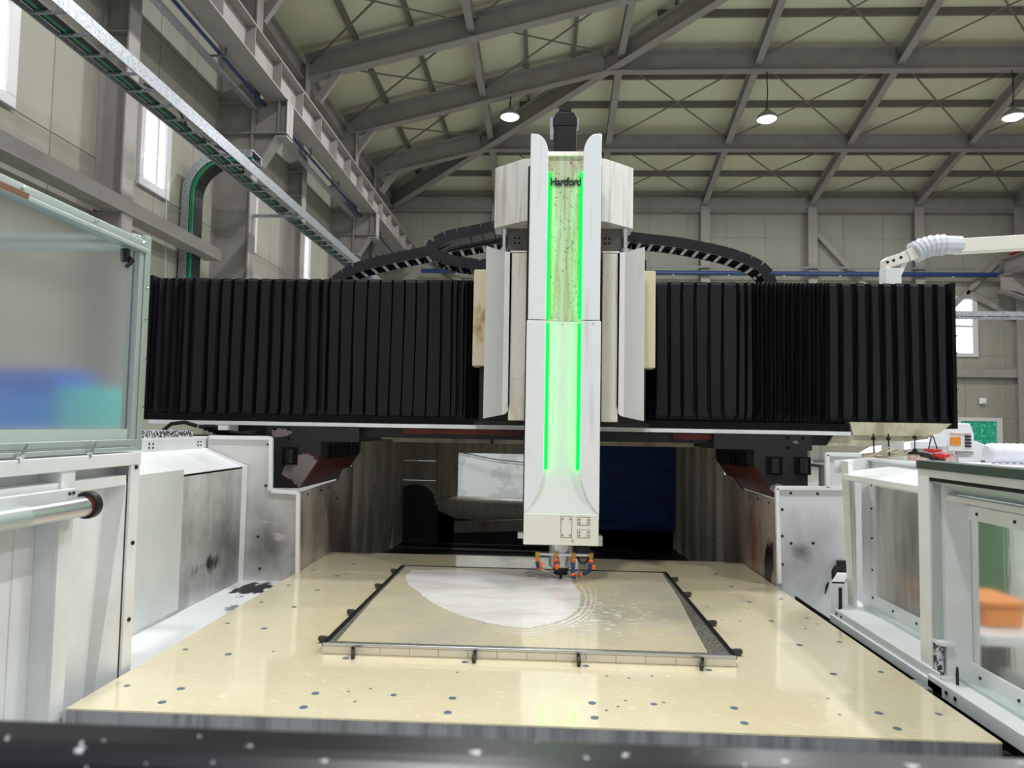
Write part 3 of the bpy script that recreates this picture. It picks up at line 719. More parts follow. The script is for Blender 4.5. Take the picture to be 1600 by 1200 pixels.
# ------------------------------------------------------------------ saddle
t = thing('saddle', 'cream and white saddle covers with two chrome rods on the front of the bellows bridge', 'saddle', (.115, 4.95, 1.72))
obj('body', MB().box(-.45, .69, 4.88, 4.985, 1.72, 2.86), BLACKM, t)
for s in (-1, 1):
    X = lambda x: x if s < 0 else .249-x+.0
    obj('inner_cover', MB().box(X(-.245), X(-.133), 4.81, 4.88, 1.735, 2.89), SADC, t, bevel=.006, label='oil streaked inner cover')
    # flared outer sheet: two facets, rounded lower inner corner
    ins = [(-.238, 2.89), (-.238, 1.84), (-.243, 1.80), (-.262, 1.775), (-.29, 1.765)]
    sh = MB()
    yin, yout = 4.80, 4.70
    fy = lambda x: 4.80-(4.80-4.70)*max(0, (-x-.285))/.12
    pts = [(-.238, 2.888), (-.285, 2.892), (-.405, 2.905), (-.405, 1.745), (-.285, 1.772), (-.262, 1.78), (-.245, 1.80), (-.238, 1.84)]
    f = [(X(x), fy(x), z) for x, z in pts]; bk = [(X(x), fy(x)+.012, z) for x, z in pts]
    nn = len(pts)
    sh.add(f+bk, [(1, 4, 5, 6, 7, 0), (2, 3, 4, 1), tuple(nn+i for i in (0, 7, 6, 5, 4, 1)), tuple(nn+i for i in (1, 4, 3, 2))]+[(i, (i+1) % nn, nn+(i+1) % nn, nn+i) for i in range(nn)])
    obj('flared_cover', sh, SADM, t)
    obj('cover_return', MB().xz([(X(x), z) for x, z in [(-.238, 2.886), (-.238, 1.84), (-.247, 1.80), (-.25, 2.886)]], 4.80, 4.88), SADM, t)
    obj('outer_cover', MB().box(X(-.50), X(-.395), 4.84, 4.985, 2.105, 2.775), SADR, t, bevel=.008, label='rust stained narrow cover' if s < 0 else 'cream narrow cover')
    obj('top_cap', MB().box(X(-.245), X(-.133), 4.805, 4.9, 2.89, 2.90), SADM, t)
    rx = X(-.295)
    obj('rod', MB().tube([(rx, 4.93, 2.86), (rx, 4.93, 3.2)], .022, 14), CHROME, t, smooth=True)
    obj('rod_collar', MB().tube([(rx, 4.93, 2.86), (rx, 4.93, 2.945)], .034, 14), ALU, t, smooth=True)
obj('wiper', MB().box(-.48, .71, 4.86, 4.98, 1.70, 1.73), BLACKM, t)
obj('back_plate', MB().box(-.30, .55, 4.93, 4.99, 2.86, 3.24), STEELD, t)
screws(t, [(x, 4.929, z) for x in (-.225, -.195, .41, .44) for z in (3.02, 2.985)], (0, -1, 0), .007, m=BELLV)

# ------------------------------------------------------------------ spindle ram
t = ram = thing('spindle_ram', 'tall white spindle ram with green lit channel, black motor on top and cutter below', 'spindle', (.115, 4.75, .76))
FY = 4.45
obj('body', MB().box(-.105, .335, 4.565, 4.86, .975, 3.45), STEELD, t)
obj('side_guide', MB().box(-.128, -.105, 4.56, 4.80, 1.0, 3.40).box(.335, .352, 4.56, 4.80, 1.0, 3.4), BLACKM, t)
def wing(pts, z0, z1): return pts
def mirror(pts): return [(.23-x, z) for x, z in pts]
curve_t = [(-.10, 3.575)]+[(-.085+.088*math.sin(a*PI/16), 3.575-.135*(1-math.cos(a*PI/16))) for a in range(1, 9)]
up = [(-.112, 2.372), (-.112, 3.575)]+curve_t+[(.003, 2.372)]
flare = [(.003, 1.42), (-.004, 1.375), (-.02, 1.32), (-.045, 1.255), (-.075, 1.205), (-.10, 1.172), (-.119, 1.158)]
lowp = [(-.119, 2.368), (.003, 2.368)]+flare
for nm, p in (('upper_cover', up), ('lower_cover', lowp)):
    obj(nm, MB().xz(p, FY, FY+.11), RAMW, t, bevel=.007)
    obj(nm, MB().xz(mirror(p), FY, FY+.11), RAMW, t, bevel=.007)
obj('channel_panel', MB().box(-.02, .25, FY+.048, FY+.075, 2.37, 3.46), CHANU, t, label='oil streaked upper channel panel')
obj('channel_lip', MB().yz([(FY+.03, 3.44), (FY+.10, 3.44), (FY+.10, 3.475), (FY+.05, 3.475)], -.0, .23), SADC, t)
ch = MB()
steps = [(FY+.048, 2.368), (FY+.048, 1.46), (FY+.045, 1.40), (FY+.036, 1.32), (FY+.022, 1.235), (FY+.008, 1.17), (FY+.001, 1.13)]
for (ya, za), (y2, z2) in zip(steps[:-1], steps[1:]):
    ch.yz([(ya, za), (y2, z2), (y2+.02, z2), (ya+.02, za)], -.117, .347)
obj('channel_panel', ch, CHANL, t)
for z0, z1 in ((2.385, 3.33), (1.43, 2.355)):
    for x in (.0035, .2225):
        obj('led_strip', MB().box(x, x+.004, FY+.014, FY+.046, z0, z1), LEDM, t, label='glowing green light strip')
        d0 = x+.004 if x < .1 else x-.018
        obj('light_diffuser', MB().box(d0, d0+.018, FY+.0435, FY+.048, z0, z1), LEDD, t, label='glowing green edge of the channel')
obj('nose_block', MB().box(-.119, .347, FY, FY+.36, .965, 1.16), RAML, t, bevel=.008, label='cream lower housing')
for a in ((.115, .18, 1.018, 1.142), (.219, .29, 1.095, 1.14), (.219, .29, 1.018, 1.063)):
    p = obj('cover_plate', MB().box(a[0], a[1], FY-.004, FY, a[2], a[3]), RAML, t, bevel=.0015)
    obj('plate_gap', MB().box(a[0]-.003, a[1]+.003, FY-.0012, FY, a[2]-.003, a[3]+.003), STEELD, p)
    screws(p, [(x, FY-.004, z) for x in (a[0]+.009, a[1]-.009) for z in (a[2]+.012, a[3]-.012)], (0, -1, 0), .005)
screws(t, [(.11, FY+.047, 2.352), (.30, FY-.001, 2.352)], (0, -1, 0), .006, m=SADR)
obj('side_tab', MB().box(-.155, -.119, 4.5, 4.56, .995, 1.03), ALU, t); obj('side_tab', MB().box(.347, .375, 4.5, 4.58, .96, 1.02), ALU, t)
# head wings
for s in (-1, 1):
    X = lambda x: x if s < 0 else .23-x
    a = [(X(-.105), 4.75), (X(-.158), 4.75), (X(-.372), 4.93), (X(-.372), 5.1), (X(-.105), 5.1)]
    obj('head_wing', MB().xy(a, 3.09, 3.525), WINGM, t, bevel=.004, label='rust streaked faceted side cover')
# motor
obj('motor', MB().box(.035, .185, 4.56, 4.71, 3.46, 3.68).box(.05, .17, 4.552, 4.56, 3.47, 3.665), BLACKP, t, bevel=.008, label='black servo motor')
obj('motor_cap', MB().xz([(.03, 3.67), (.19, 3.67), (.19, 3.72), (.165, 3.765), (.055, 3.765), (.03, 3.72)], 4.555, 4.715), BLACKP, t, bevel=.006)
obj('connector', MB().tube([(.11, 4.63, 3.765), (.11, 4.63, 3.80)], .045, 12), BLACKP, t); obj('connector', MB().box(.07, .15, 4.58, 4.66, 3.78, 3.80), BLACKP, t)
for a in ((.012, .035, 3.62), (.185, .2, 3.68)): obj('motor_bracket', MB().box(a[0], a[1], 4.58, 4.66, a[2], 3.735), ALU, t)
# lettering
fc = bpy.data.curves.new('lettering', 'FONT'); fc.body = 'Hartford'; fc.size = .074; fc.extrude = .0008; fc.align_x = 'CENTER'; fc.offset = .0022; fc.space_character = .93
fo = bpy.data.objects.new('tmp', fc); COL.objects.link(fo); bpy.context.view_layer.update()
me = bpy.data.meshes.new_from_object(fo.evaluated_get(bpy.context.evaluated_depsgraph_get()))
bpy.data.objects.remove(fo)
lo = bpy.data.objects.new('lettering', me); COL.objects.link(lo); me.materials.clear(); me.materials.append(LETM)
x0 = min(v.co.x for v in me.vertices); wd = max(v.co.x for v in me.vertices)-x0
for v in me.vertices: v.co.x -= x0+wd/2
lo.scale = (.198/wd, 1.0, 1); lo.rotation_euler = (PI/2, 0, 0); lo.parent = t; lo.location = Vector((.117, FY+.041, 3.247))-wloc(t)
lo['label'] = 'dark Hartford lettering'
# spindle nose, holder, cutter
SX, SY = .119, 4.565
obj('spindle_nose', MB().lathe([(.070, .818), (.077, .826), (.077, .965)], SX, SY, 28), ALU, t, smooth=True)
obj('tool_holder', MB().lathe([(.040, .768), (.046, .771), (.046, .778), (.041, .781), (.041, .787), (.049, .791), (.053, .82)], SX, SY, 24), DARKST, t, smooth=True)
obj('cutter', MB().lathe([(.006, .745), (.009, .755), (.009, .77)], SX, SY, 12), DARKST, t)
obj('coolant_manifold', MB().tube([(-.03, 4.475, .905), (.31, 4.475, .905)], .009, 8), ALU, t)
for x in (-.028, .086, .195, .302):
    obj('fitting', MB().box(x-.014, x+.014, 4.460, 4.490, .893, .918).tube([(x, 4.475, .895), (x, 4.475, .875)], .010, 8), BRASS, t)
def hose(pts, cols):
    P = [Vector(p) for p in pts]; seg = []
    for a, b in zip(P[:-1], P[1:]):
        n = max(1, round((b-a).length/.022))
        for k in range(n): seg.append((a+(b-a)*(k/n), a+(b-a)*((k+1)/n)))
    h = None
    for k, (a, b) in enumerate(seg):
        m = HOSEO if k in cols or k-len(seg) in cols else HOSEB
        mid = (a+b)/2
        o = obj('hose_segment', MB().tube([a, a+(mid-a)*.6, mid, b-(b-mid)*.4, b], [.010, .015, .0155, .011, .009], 10), m, t, smooth=True)
hose([(-.028, 4.475, .88), (-.026, 4.460, .84), (-.008, 4.480, .812)], (0, -1))
hose([(.086, 4.475, .88), (.09, 4.470, .815)], (0, 2))
obj('tap', MB().lathe([(.014, .828), (.015, .833), (.014, .852)], .094, 4.453, 12), HOSEO, t); obj('tap', MB().tube([(-.008, 4.460, .86), (-.008, 4.460, .83)], .011, 8), HOSEO, t)
obj('tap', MB().tube([(.318, 4.460, .85), (.318, 4.460, .825)], .011, 8), HOSEO, t)
hose([(.195, 4.475, .88), (.19, 4.450, .80), (.20, 4.450, .765)], (0, 4))
hose([(.302, 4.475, .88), (.30, 4.470, .82), (.275, 4.480, .797), (.235, 4.500, .775)], (0, -1))
obj('hose_loop', MB().tube([(.215, 4.500, .96), (.215, 4.490, .90), (.235, 4.490, .86), (.26, 4.490, .853), (.285, 4.490, .87), (.29, 4.500, .96)], .007, 8), BLACKP, t)
for pts, lb in (([(-.006, 4.482, .81), (.06, 4.550, .775), (SX-.006, SY-.01, .745)], 'thin coolant jet hitting the cutter from the left nozzle'), ([(.19, 4.460, .758), (.15, 4.540, .752), (SX+.012, SY-.02, .746)], 'thin coolant jet hitting the cutter from the lower right nozzle')):
    o = obj('coolant_jet', MB().tube(pts, [.0045, .005, .006], 8), WATER); tag(o, lb, 'coolant jet', 'coolant jets at the cutter')

# ------------------------------------------------------------------ energy chains on the bridge
def chain(name, label, pts, y0, y1, loc):
    t = thing(name, label, 'cable chain', loc, 'black cable chains on the bridge')
    P = [Vector((x, 0, z)) for x, z in pts]
    # resample along a smooth curve
    fine = []
    for i in range(len(P)-1):
        p0 = P[max(i-1, 0)]; p1 = P[i]; p2 = P[i+1]; p3 = P[min(i+2, len(P)-1)]
        for k in range(20):
            u = k/20; fine.append(.5*((2*p1)+(-p0+p2)*u+(2*p0-5*p1+4*p2-p3)*u*u+(-p0+3*p1-3*p2+p3)*u**3))
    fine.append(P[-1])
    d = 0; pos = []; nxt = 0
    for a, b in zip(fine[:-1], fine[1:]):
        L = (b-a).length
        while nxt <= d+L+1e-6:
            pos.append((a+(b-a)*((nxt-d)/L if L else 0), (b-a).normalized())); nxt += .088
        d += L
    first = None
    for p, tg in pos:
        ang = -math.atan2(tg.z, tg.x)
        if not chain.src:
            lk = MB()
            for y in (-.11, .095): lk.prism([(-.045, y, -.038), (.038, y, -.038), (.043, y, 0), (.041, y, .04), (-.041, y, .04), (-.045, y, .034)], (0, .015, 0))
            lk.box(-.04, .04, -.095, .095, .026, .036)
            o = bpy.data.objects.new('link', mesh('link', lk, BLACKP)); COL.objects.link(o)
            cb = bpy.data.objects.new('crossbar', mesh('crossbar', MB().box(-.012, .012, -.095, .095, -.037, -.030), GALV)); COL.objects.link(cb); cb.parent = o
            chain.src = [o, cb]
        else:
            o = chain.src[0].copy(); COL.objects.link(o); cb = chain.src[1].copy(); COL.objects.link(cb); cb.parent = o
        o.parent = t; o.location = Vector((p.x, (y0+y1)/2, p.z))-wloc(t); o.rotation_euler = (0, ang, 0)
    obj('cable_bundle', MB().tube([(p.x, (y0+y1)/2, p.z-.01) for p, _ in pos[::2]], .022, 6), BLACKP, t)
chain.src = []
chain('cable_chain', 'black cable chain rising from the left bellows to the ram with pale crossbars underneath', [(-1.66, 2.765), (-1.567, 2.834), (-1.445, 2.90), (-1.15, 2.976), (-.854, 3.038), (-.584, 3.09), (-.313, 3.14)], 5.3, 5.6, (-1.6, 5.45, 2.73))
chain('cable_chain', 'black cable chain looping back on itself left of the ram, upper one', [(-0.35, 3.152), (-0.553, 3.107), (-0.706, 3.074), (-0.808, 3.026), (-0.844, 2.969), (-0.796, 2.922), (-0.688, 2.89), (-0.502, 2.859), (-0.388, 2.817), (-0.34, 2.758)], 5.06, 5.28, (-.6, 5.17, 2.73))
chain('cable_chain', 'black cable chain falling from the ram to the right bellows', [(.54, 3.165), (.70, 3.137), (.99, 3.104), (1.33, 3.037), (1.535, 2.965), (1.65, 2.885), (1.69, 2.79)], 5.3, 5.6, (1.6, 5.45, 2.73))

# ------------------------------------------------------------------ left guards
t = thing('front_left_guard', 'white ribbed sheet steel guard at the left front of the table, carrying a roller tube', 'machine guard', (-1.7, 2.0, 0))
gx = -1.75
obj('guard_panel', MB().box(gx-.02, gx, 1.0, 2.855, 0, 1.57), WHITE, t)
obj('top_rail', MB().box(-1.80, -1.655, 1.0, 2.865, 1.535, 1.565).box(-1.675, -1.655, 1.0, 2.865, 1.515, 1.565), WHITE, t, bevel=.003)
obj('second_rail', MB().box(gx, -1.675, 1.0, 2.80, 1.455, 1.475).box(-1.69, -1.675, 1.0, 2.80, 1.435, 1.475), WHITE, t, bevel=.003)
obj('upright', MB().box(gx, -1.665, 2.40, 2.415, 0, 1.535).box(-1.68, -1.664, 2.399, 2.47, 0, 1.534), WHITE, t, bevel=.002)
obj('edge_flange', MB().box(-1.672, -1.66, 2.805, 2.868, 0, 1.565).box(gx-.25, -1.66, 2.858, 2.868, 0, 1.565), WHITE, t, bevel=.002)
obj('end_gusset', MB().loft([(gx, 2.66), (-1.675, 2.80), (-1.675, 2.802), (gx, 2.80)], 0, [(gx, 2.79), (-1.675, 2.80), (-1.675, 2.802), (gx, 2.80)], 1.45), WHITE, t)
obj('seam_strip', MB().box(gx, gx+.004, 2.30, 2.33, 0, 1.44), WHITE, t)
screws(t, [(-1.66, 2.836, z) for z in (.895, 1.20, 1.505)], (1, 0, 0), .0085, .006, DARKST, 'bolt')
screws(t, [(gx, y, 1.40) for y in (2.2, 1.9)], (1, 0, 0), .006, .004, DARKST, 'screw')
obj('bracket_plate', MB().box(-1.66, -1.625, 1.0, 2.43, 1.375, 1.455), WHITE, t)
r = obj('roller_tube', MB().tube([(-1.60, 1.0, 1.393), (-1.60, 2.425, 1.393)], .034, 24), ALU, t, smooth=True, label='aluminium roller tube')
obj('sleeve', MB().tube([(-1.60, 1.2, 1.393), (-1.60, 2.135, 1.393)], .0365, 24), ALUF, r, smooth=True)
obj('end_ring', MB().tube([(-1.60, 2.415, 1.393), (-1.60, 2.43, 1.393)], .036, 24), CHROME, r, smooth=True)
obj('red_ring', MB().tube([(-1.60, 2.43, 1.393), (-1.60, 2.4345, 1.393)], .0362, 24), REDM, r, smooth=True)
obj('end_flange', MB().tube([(-1.60, 2.434, 1.396), (-1.60, 2.438, 1.396), (-1.60, 2.462, 1.396)], [.044, .048, .048], 24), BLACKP, r, smooth=True)
obj('axle', MB().tube([(-1.60, 2.46, 1.395), (-1.60, 2.48, 1.395)], .012, 10), BLACKP, r)
obj('sticker', MB().tube([(-1.60, 1.90, 1.393), (-1.60, 1.985, 1.393)], .0368, 24), HOSEO, r)
screws(t, [(-1.625, 2.405, 1.442), (-1.625, 2.385, 1.441)], (1, 0, 0), .006, .004, DARKST)

GAP = -.004
t = thing('frosted_screen', 'large frosted screen in a pale green aluminium frame standing on the left guard', 'screen', (-1.69, 2.0, 1.565))
obj('frosted_pane', MB().box(-1.70, -1.696, .9, 2.82, 1.60, 2.40), FROST, t)
obj('bottom_rail', MB().box(-1.725, -1.672, .9, 2.86, 1.572, 1.588).box(-1.72, -1.677, .9, 2.86, 1.588, 1.596).box(-1.725, -1.674, .9, 2.86, 1.596, 1.618), ALUF, t, bevel=.003)
obj('glazing_strip', MB().box(-1.705, -1.69, .9, 2.82, 1.618, 1.66), SEALM, t)
obj('top_rail', MB().box(-1.725, -1.672, .9, 2.86, 2.415, 2.445).box(-1.71, -1.66, .9, 2.86, 2.392, 2.41), ALUF, t, bevel=.003)
obj('copper_sleeve', MB().box(-1.662, -1.657, 2.02, 2.16, 2.396, 2.414), mat('brown_tape', c(130, 88, 66), .6), t)
obj('corner_post', MB().box(-1.725, -1.705, 2.82, 2.90, 1.572, 2.47).box(-1.70, -1.675, 2.82, 2.85, 1.572, 2.43).box(-1.70, -1.675, 2.86, 2.90, 1.572, 2.47).box(-1.71, -1.69, 2.83, 2.89, 1.572, 2.46), ALUF, t, bevel=.003)
obj('end_rail', MB().box(-3.3, -1.71, 2.86, 2.90, 2.45, 2.475).box(-3.3, -1.71, 2.87, 2.89, 2.43, 2.45).box(-3.3, -1.71, 2.86, 2.90, 2.415, 2.432), ALUF, t, bevel=.003)
obj('end_post', MB().box(-3.34, -3.3, 2.86, 2.90, 0, 2.475), ALUF, t)
for y in (2.19, 2.54):
    wn = obj('wing_nut', MB().tube([(-1.668, y, 1.572), (-1.650, y, 1.576)], .008, 8).bar((-1.655, y-.0, 1.58), (-1.648, y+.012, 1.615), .004, .008).bar((-1.655, y, 1.575), (-1.648, y-.012, 1.56), .004, .008), CHROME, t)
screws(t, [(-1.674, 2.88, z) for z in (1.75, 1.95, 2.12, 2.25)], (1, 0, 0), .006, .006, CHROME)
screws(t, [(-1.672, y, 2.43) for y in (2.15, 2.52, 2.83)], (1, 0, 0), .006, .004, CHROME)
obj('latch', MB().box(-1.71, -1.68, 2.74, 2.76, 2.33, 2.385).tube([(-1.685, 2.75, 2.36), (-1.67, 2.765, 2.34), (-1.685, 2.745, 2.31)], .008, 6), DARKST, t)

t = thing('left_chip_guard', 'white chip guard with sloped lid and sooty streaks at the left of the table', 'machine guard', (-2.1, 3.9, 0))
obj('streaked_panel', MB().box(-2.06, -2.0, 2.87, 4.70, 0, 1.395), WHITEG, t)
obj('overlay_sheet', MB().box(-2.0, -1.994, 2.87, 3.88, .66, 1.425), WHITEC, t, label='cleaner white overlay sheet')
obj('sloped_lid', MB().xz([(-2.0, 1.385), (-2.0, 1.40), (-2.28, 1.512), (-2.28, 1.495)], 2.87, 4.70), WHITE, t)
obj('upper_strip', MB().box(-2.30, -2.28, 2.87, 4.75, 1.40, 1.575), WHITE, t)
obj('top_cover', MB().box(-2.9, -2.275, 2.87, 4.78, 1.575, 1.592), WHITE, t, bevel=.003)
obj('jamb', MB().prism([(-2.0, 4.66, .62), (-1.985, 4.70, .62), (-1.985, 4.70, 1.40), (-2.27, 4.70, 1.515), (-2.30, 4.66, 1.515), (-2.0, 4.66, 1.395)], (0, .015, 0)), WHITE, t)
obj('ledge', MB().box(-2.0, -1.66, 2.87, 4.72, .60, .64), LEDGEM, t, label='white ledge with black soot patches')
obj('body', MB().box(-2.9, -2.06, 2.87, 4.72, 0, 1.385), DARKTR, t)
screws(t, [(-2.28, y+dy, z) for y in (4.02, 4.60) for dy in (0, .04) for z in (1.535, 1.558)], (1, 0, 0), .006, .004, DARKST, 'rivet')
tag(obj('speckled_mat', MB().box(-2.88, -2.29, 3.2, 4.55, 1.593, 1.634), GRANITE), 'speckled black and white mat lying on top of the left chip guard', 'mat')
t = thing('hose_bundle', 'black hoses coiled on the chip guard under the left end of the bellows', 'hose', (-2.3, 5.0, 1.6))
obj('hose', MB().tube([(-2.66, 4.86, 1.56), (-2.655, 4.86, 1.63), (-2.61, 4.87, 1.672), (-2.52, 4.88, 1.685), (-2.44, 4.9, 1.66)], .014, 8), RUBBER, t, smooth=True)
for k in range(5): obj('hose', MB().tube([(-2.40+.02*k, 4.85+.03*k, 1.655-.012*k), (-2.30, 4.86+.03*k, 1.66-.016*k), (-2.18, 4.88+.03*k, 1.62-.004*k), (-2.02, 4.9, 1.607+.006*k)], .013, 8), RUBBER, t, smooth=True)
obj('clip', MB().box(-2.26, -2.19, 4.84, 4.87, 1.635, 1.668), WHITE, t)
obj('foot', MB().box(-2.9, -1.95, 4.83, 4.98, 1.575, 1.600), DARKTR, t)

def lipped(name, label, cat, pts, y, m, loc, lips, dots, holes=()):
    t = thing(name, label, cat, loc)
    obj('plate', MB().xz(pts, y, y+.012), m, t)
    for (a, b) in lips:
        d = Vector((b[0]-a[0], 0, b[1]-a[1])).normalized()
        obj('edge_lip', MB().bar((a[0], y-.012, a[1]), (b[0], y-.012, b[1]), .03, .022, (0, -1, 0)) if False else MB().bar((a[0], y-.01, a[1]), (b[0], y-.01, b[1]), .026, .028, (0, 1, 0)), WHITE, t, bevel=.003)
    screws(t, [(x, y, z) for x, z in dots], (0, -1, 0), .009, .004, DARKST, 'bolt')
    return t
t = lipped('left_end_panel', 'stepped white end panel closing the left chip guard below the bridge', 'panel',
       [(-2.25, .45), (-1.615, .45), (-1.635, 1.236), (-1.82, 1.236), (-1.83, 1.60), (-2.27, 1.60)][::-1], 4.72, ENDL, (-1.9, 4.72, .45),
       [((-2.25, 1.588), (-1.845, 1.588)), ((-1.832, 1.588), (-1.822, 1.236)), ((-1.82, 1.236), (-1.64, 1.228)), ((-1.634, 1.228), (-1.62, .70))],
       [(-1.90, .93), (-1.86, 1.27), (-1.88, .72), (-1.855, 1.545)])
t = lipped('right_end_panel', 'stepped white end panel with black door catch closing the right side below the bridge', 'panel',
       [(1.51, .45), (2.05, .45), (2.05, 1.56), (1.82, 1.56), (1.82, 1.335), (1.505, 1.335)], 4.70, ENDR, (1.75, 4.70, .45),
       [((1.82, 1.55), (2.04, 1.55)), ((1.828, 1.55), (1.828, 1.335)), ((1.50, 1.328), (1.99, 1.336)), ((1.508, 1.328), (1.522, .72))],
       [(1.60, .975), (1.60, 1.295), (1.74, .98), (1.77, 1.295), (1.545, 1.19), (1.545, 1.02), (1.545, .84)])
obj('catch_block', MB().box(1.885, 1.945, 4.67, 4.70, .80, .876), BLACKP, t, bevel=.003, label='black catch block')
obj('catch_lever', MB().bar((1.905, 4.66, .85), (1.865, 4.65, .835), .014, .014).tube([(1.868, 4.65, .845), (1.850, 4.645, .815), (1.842, 4.645, .765)], [.014, .018, .01], 8), BLACKP, t)
obj('scuff', MB().tube([(1.835, 4.698, .735), (1.825, 4.698, .71), (1.812, 4.698, .66)], [.004, .009, .003], 6), BLACKP, t)
t = thing('left_side_panel', 'oily steel side panel at the left rear edge of the table', 'panel', (-1.64, 5.3, .4))
obj('plate', MB().yz([(4.74, .4), (6.1, .4), (6.1, 1.325), (5.75, 1.325), (5.62, 1.24), (4.74, 1.225)], -1.65, -1.635), SIDEM, t)
screws(t, [(-1.635, y, 1.2) for y in (4.9, 5.2, 5.4)]+[(-1.635, 5.6, 1.1)], (1, 0, 0), .009, .004, DARKST, 'bolt')
t = thing('right_side_panel', 'rusty steel side panel with a black scorch at the right rear edge of the table', 'panel', (1.52, 5.3, .4))
obj('plate', MB().yz([(4.72, .4), (6.1, .4), (6.1, 1.32), (5.75, 1.32), (5.5, 1.25), (4.72, 1.25)], 1.51, 1.525), SIDER, t)
screws(t, [(1.51, y, 1.215) for y in (4.85, 5.1, 5.3)], (-1, 0, 0), .009, .004, DARKST, 'bolt')

# ------------------------------------------------------------------ rear tunnel below the bridge
def corr(x, y0, y1, z0, z1, sgn, label, name):
    t = thing(name, label, 'panel', (x, (y0+y1)/2, z0))
    n = 4; w = (y1-y0)/n
    for k in range(n):
        a = y0+k*w; d = .035*sgn
        p = [(x, a), (x, a+w*.42), (x+d, a+w*.50), (x+d, a+w*.90), (x, a+w*.985), (x-.01*sgn, a+w*.985), (x-.01*sgn, a)]
        obj('ribbed_sheet', MB().xy(p, z0, z1), CORRM, t)
    obj('return_strip', MB().box(x-.05*sgn, x+.012*sgn, y0-.02, y0, z0, z1), CORRM, t)
    screws(t, [(x, y0+.3*w+k*w, z) for k in range(n) for z in (.75, 1.1, 1.45)], (sgn, 0, 0), .008, .004, DARKST, 'rivet')
    return t
corr(-1.60, 6.1, 8.0, .3, 1.56, 1, 'grey ribbed sheet wall on the left of the rear tunnel', 'ribbed_wall')
corr(1.47, 6.1, 8.0, .3, 1.56, -1, 'grey ribbed sheet wall on the right of the rear tunnel', 'ribbed_wall')
t = thing('tunnel_roof', 'dull beige sheet roof over the rear tunnel', 'panel', (0, 7, 1.56))
obj('roof_plate', MB().box(-1.75, 1.62, 5.65, 8.05, 1.575, 1.60), CORRM, t)
obj('front_lip', MB().box(-1.2, 1.2, 5.62, 5.65, 1.555, 1.60), SIDEM, t)
t = thing('tunnel_trough', 'dark wet trough behind the table', 'trough', (0, 6.8, .3))
obj('trough_floor', MB().yz([(5.52, .50), (7.85, .40), (7.85, .36), (5.52, .36)], -1.545, 1.415), DARKTR, t)
obj('black_lip', MB().box(-1.62, 1.5, 5.52, 5.56, .45, .69), RUBBER, t)
obj('stay_bar', MB().bar((-.95, 7.7, .60), (.2, 7.6, .67), .05, .12), SIDEM, t)
t = thing('tunnel_back_wall', 'grey rear wall of the tunnel with a bright opening', 'panel', (0, 8, .3))
for i, (z0, z1) in enumerate(((.86, 1.065), (1.07, 1.285), (1.29, 1.57))): obj('back_plate', MB().box(-1.60, -1.18, 8.0, 8.02, z0, z1), CORRM, t)
obj('back_plate', MB().box(-1.60, -1.0, 8.02, 8.04, .3, .86), DARKTR, t)
obj('back_plate', MB().box(.40, 1.50, 8.02, 8.04, .3, 1.58), DARKTR, t)
obj('arch_cover', MB().xz([(-1.44+.22*math.cos(a*PI/12), .86+.16*math.sin(a*PI/12)) for a in range(13)], 7.99, 8.0), DARKTR, t)
obj('back_plate', MB().box(-1.18, 1.47, 8.02, 8.04, .3, .70), DARKTR, t)
cu = MB(); pr = []
for k in range(17): pr.append((-1.20+.25*k/16*1.0, 7.93+(.018 if k % 2 else 0)))
cu.xy(pr+[(-.955, 7.99), (-1.20, 7.99)], .80, 1.56)
obj('curtain', cu, GREYC, t, label='cloudy plastic curtain')
cu = MB(); pr = []
for k in range(33): pr.append((-.95+1.45*k/32, 7.93+(.014 if k % 2 else 0)))
cu.xy(pr+[(.50, 7.98), (-.95, 7.98)], 1.385, 1.56)
obj('curtain', cu, GREYC, t, label='cloudy plastic curtain')
obj('bolster', MB().tube([(-1.15, 7.9, .80), (-.95, 7.88, .79), (-.2, 7.86, .765), (.3, 7.86, .76)], [.06, .125, .14, .14], 16), GREYC, t, smooth=True, label='beige padded bolster')
obj('frame_strip', MB().box(-.99, -.955, 7.95, 7.98, .90, 1.40), GALV, t)
t = thing('white_sheet', 'crinkled white sheet seen through the opening at the back of the tunnel', 'sheet', (-.3, 9.0, .3))
obj('sheet', MB().box(-1.6, .9, 9.0, 9.02, 0, 1.85), PAPER, t)
obj('wire', MB().tube([(-1.1, 8.98, 1.36), (-.6, 8.97, 1.27), (.0, 8.97, 1.22)], .006, 5), DARKST, t)
t = thing('blue_roller_sheet', 'dark blue slatted roller sheet hanging at the back of the tunnel right of the ram', 'curtain', (.95, 7.9, .7))
for k in range(14): obj('slat', MB().yz([(7.86, .585+k*.07), (7.87, .585+k*.07), (7.872, .657+k*.07), (7.862, .654+k*.07)], .45, 1.43), BLUEM, t)
t = thing('roller_arm', 'short white roller with black bracket under the bridge left of the ram', 'roller', (-.2, 5.2, 1.6))
obj('roller', MB().tube([(-.33, 5.1, 1.625), (.1, 5.1, 1.625)], .022, 12), WHITE, t, smooth=True)
obj('bracket', MB().box(-.40, -.33, 5.08, 5.12, 1.60, 1.645).box(-.38, -.36, 5.09, 5.11, 1.565, 1.66), BLACKP, t)

# ------------------------------------------------------------------ right guards
GX = 1.62
t = thing('rear_right_guard', 'white right side guard with screwed window and broad bottom ledge, beyond the green capped one', 'machine guard', (1.75, 3.6, 0))
XI = 1.80
obj('jamb', MB().loft([(1.72, 4.055), (1.738, 4.06), (XI, 4.21), (XI, 4.28), (1.72, 4.13)], .73, [(1.618, 3.87), (1.65, 3.90), (XI, 4.20), (XI, 4.27), (1.618, 3.96)], 1.54), WHITE, t)
obj('corner_post', MB().xy([(XI-.03, 4.055), (XI, 4.04), (XI, 4.085), (XI-.02, 4.09)], .73, 1.46), WHITE, t)
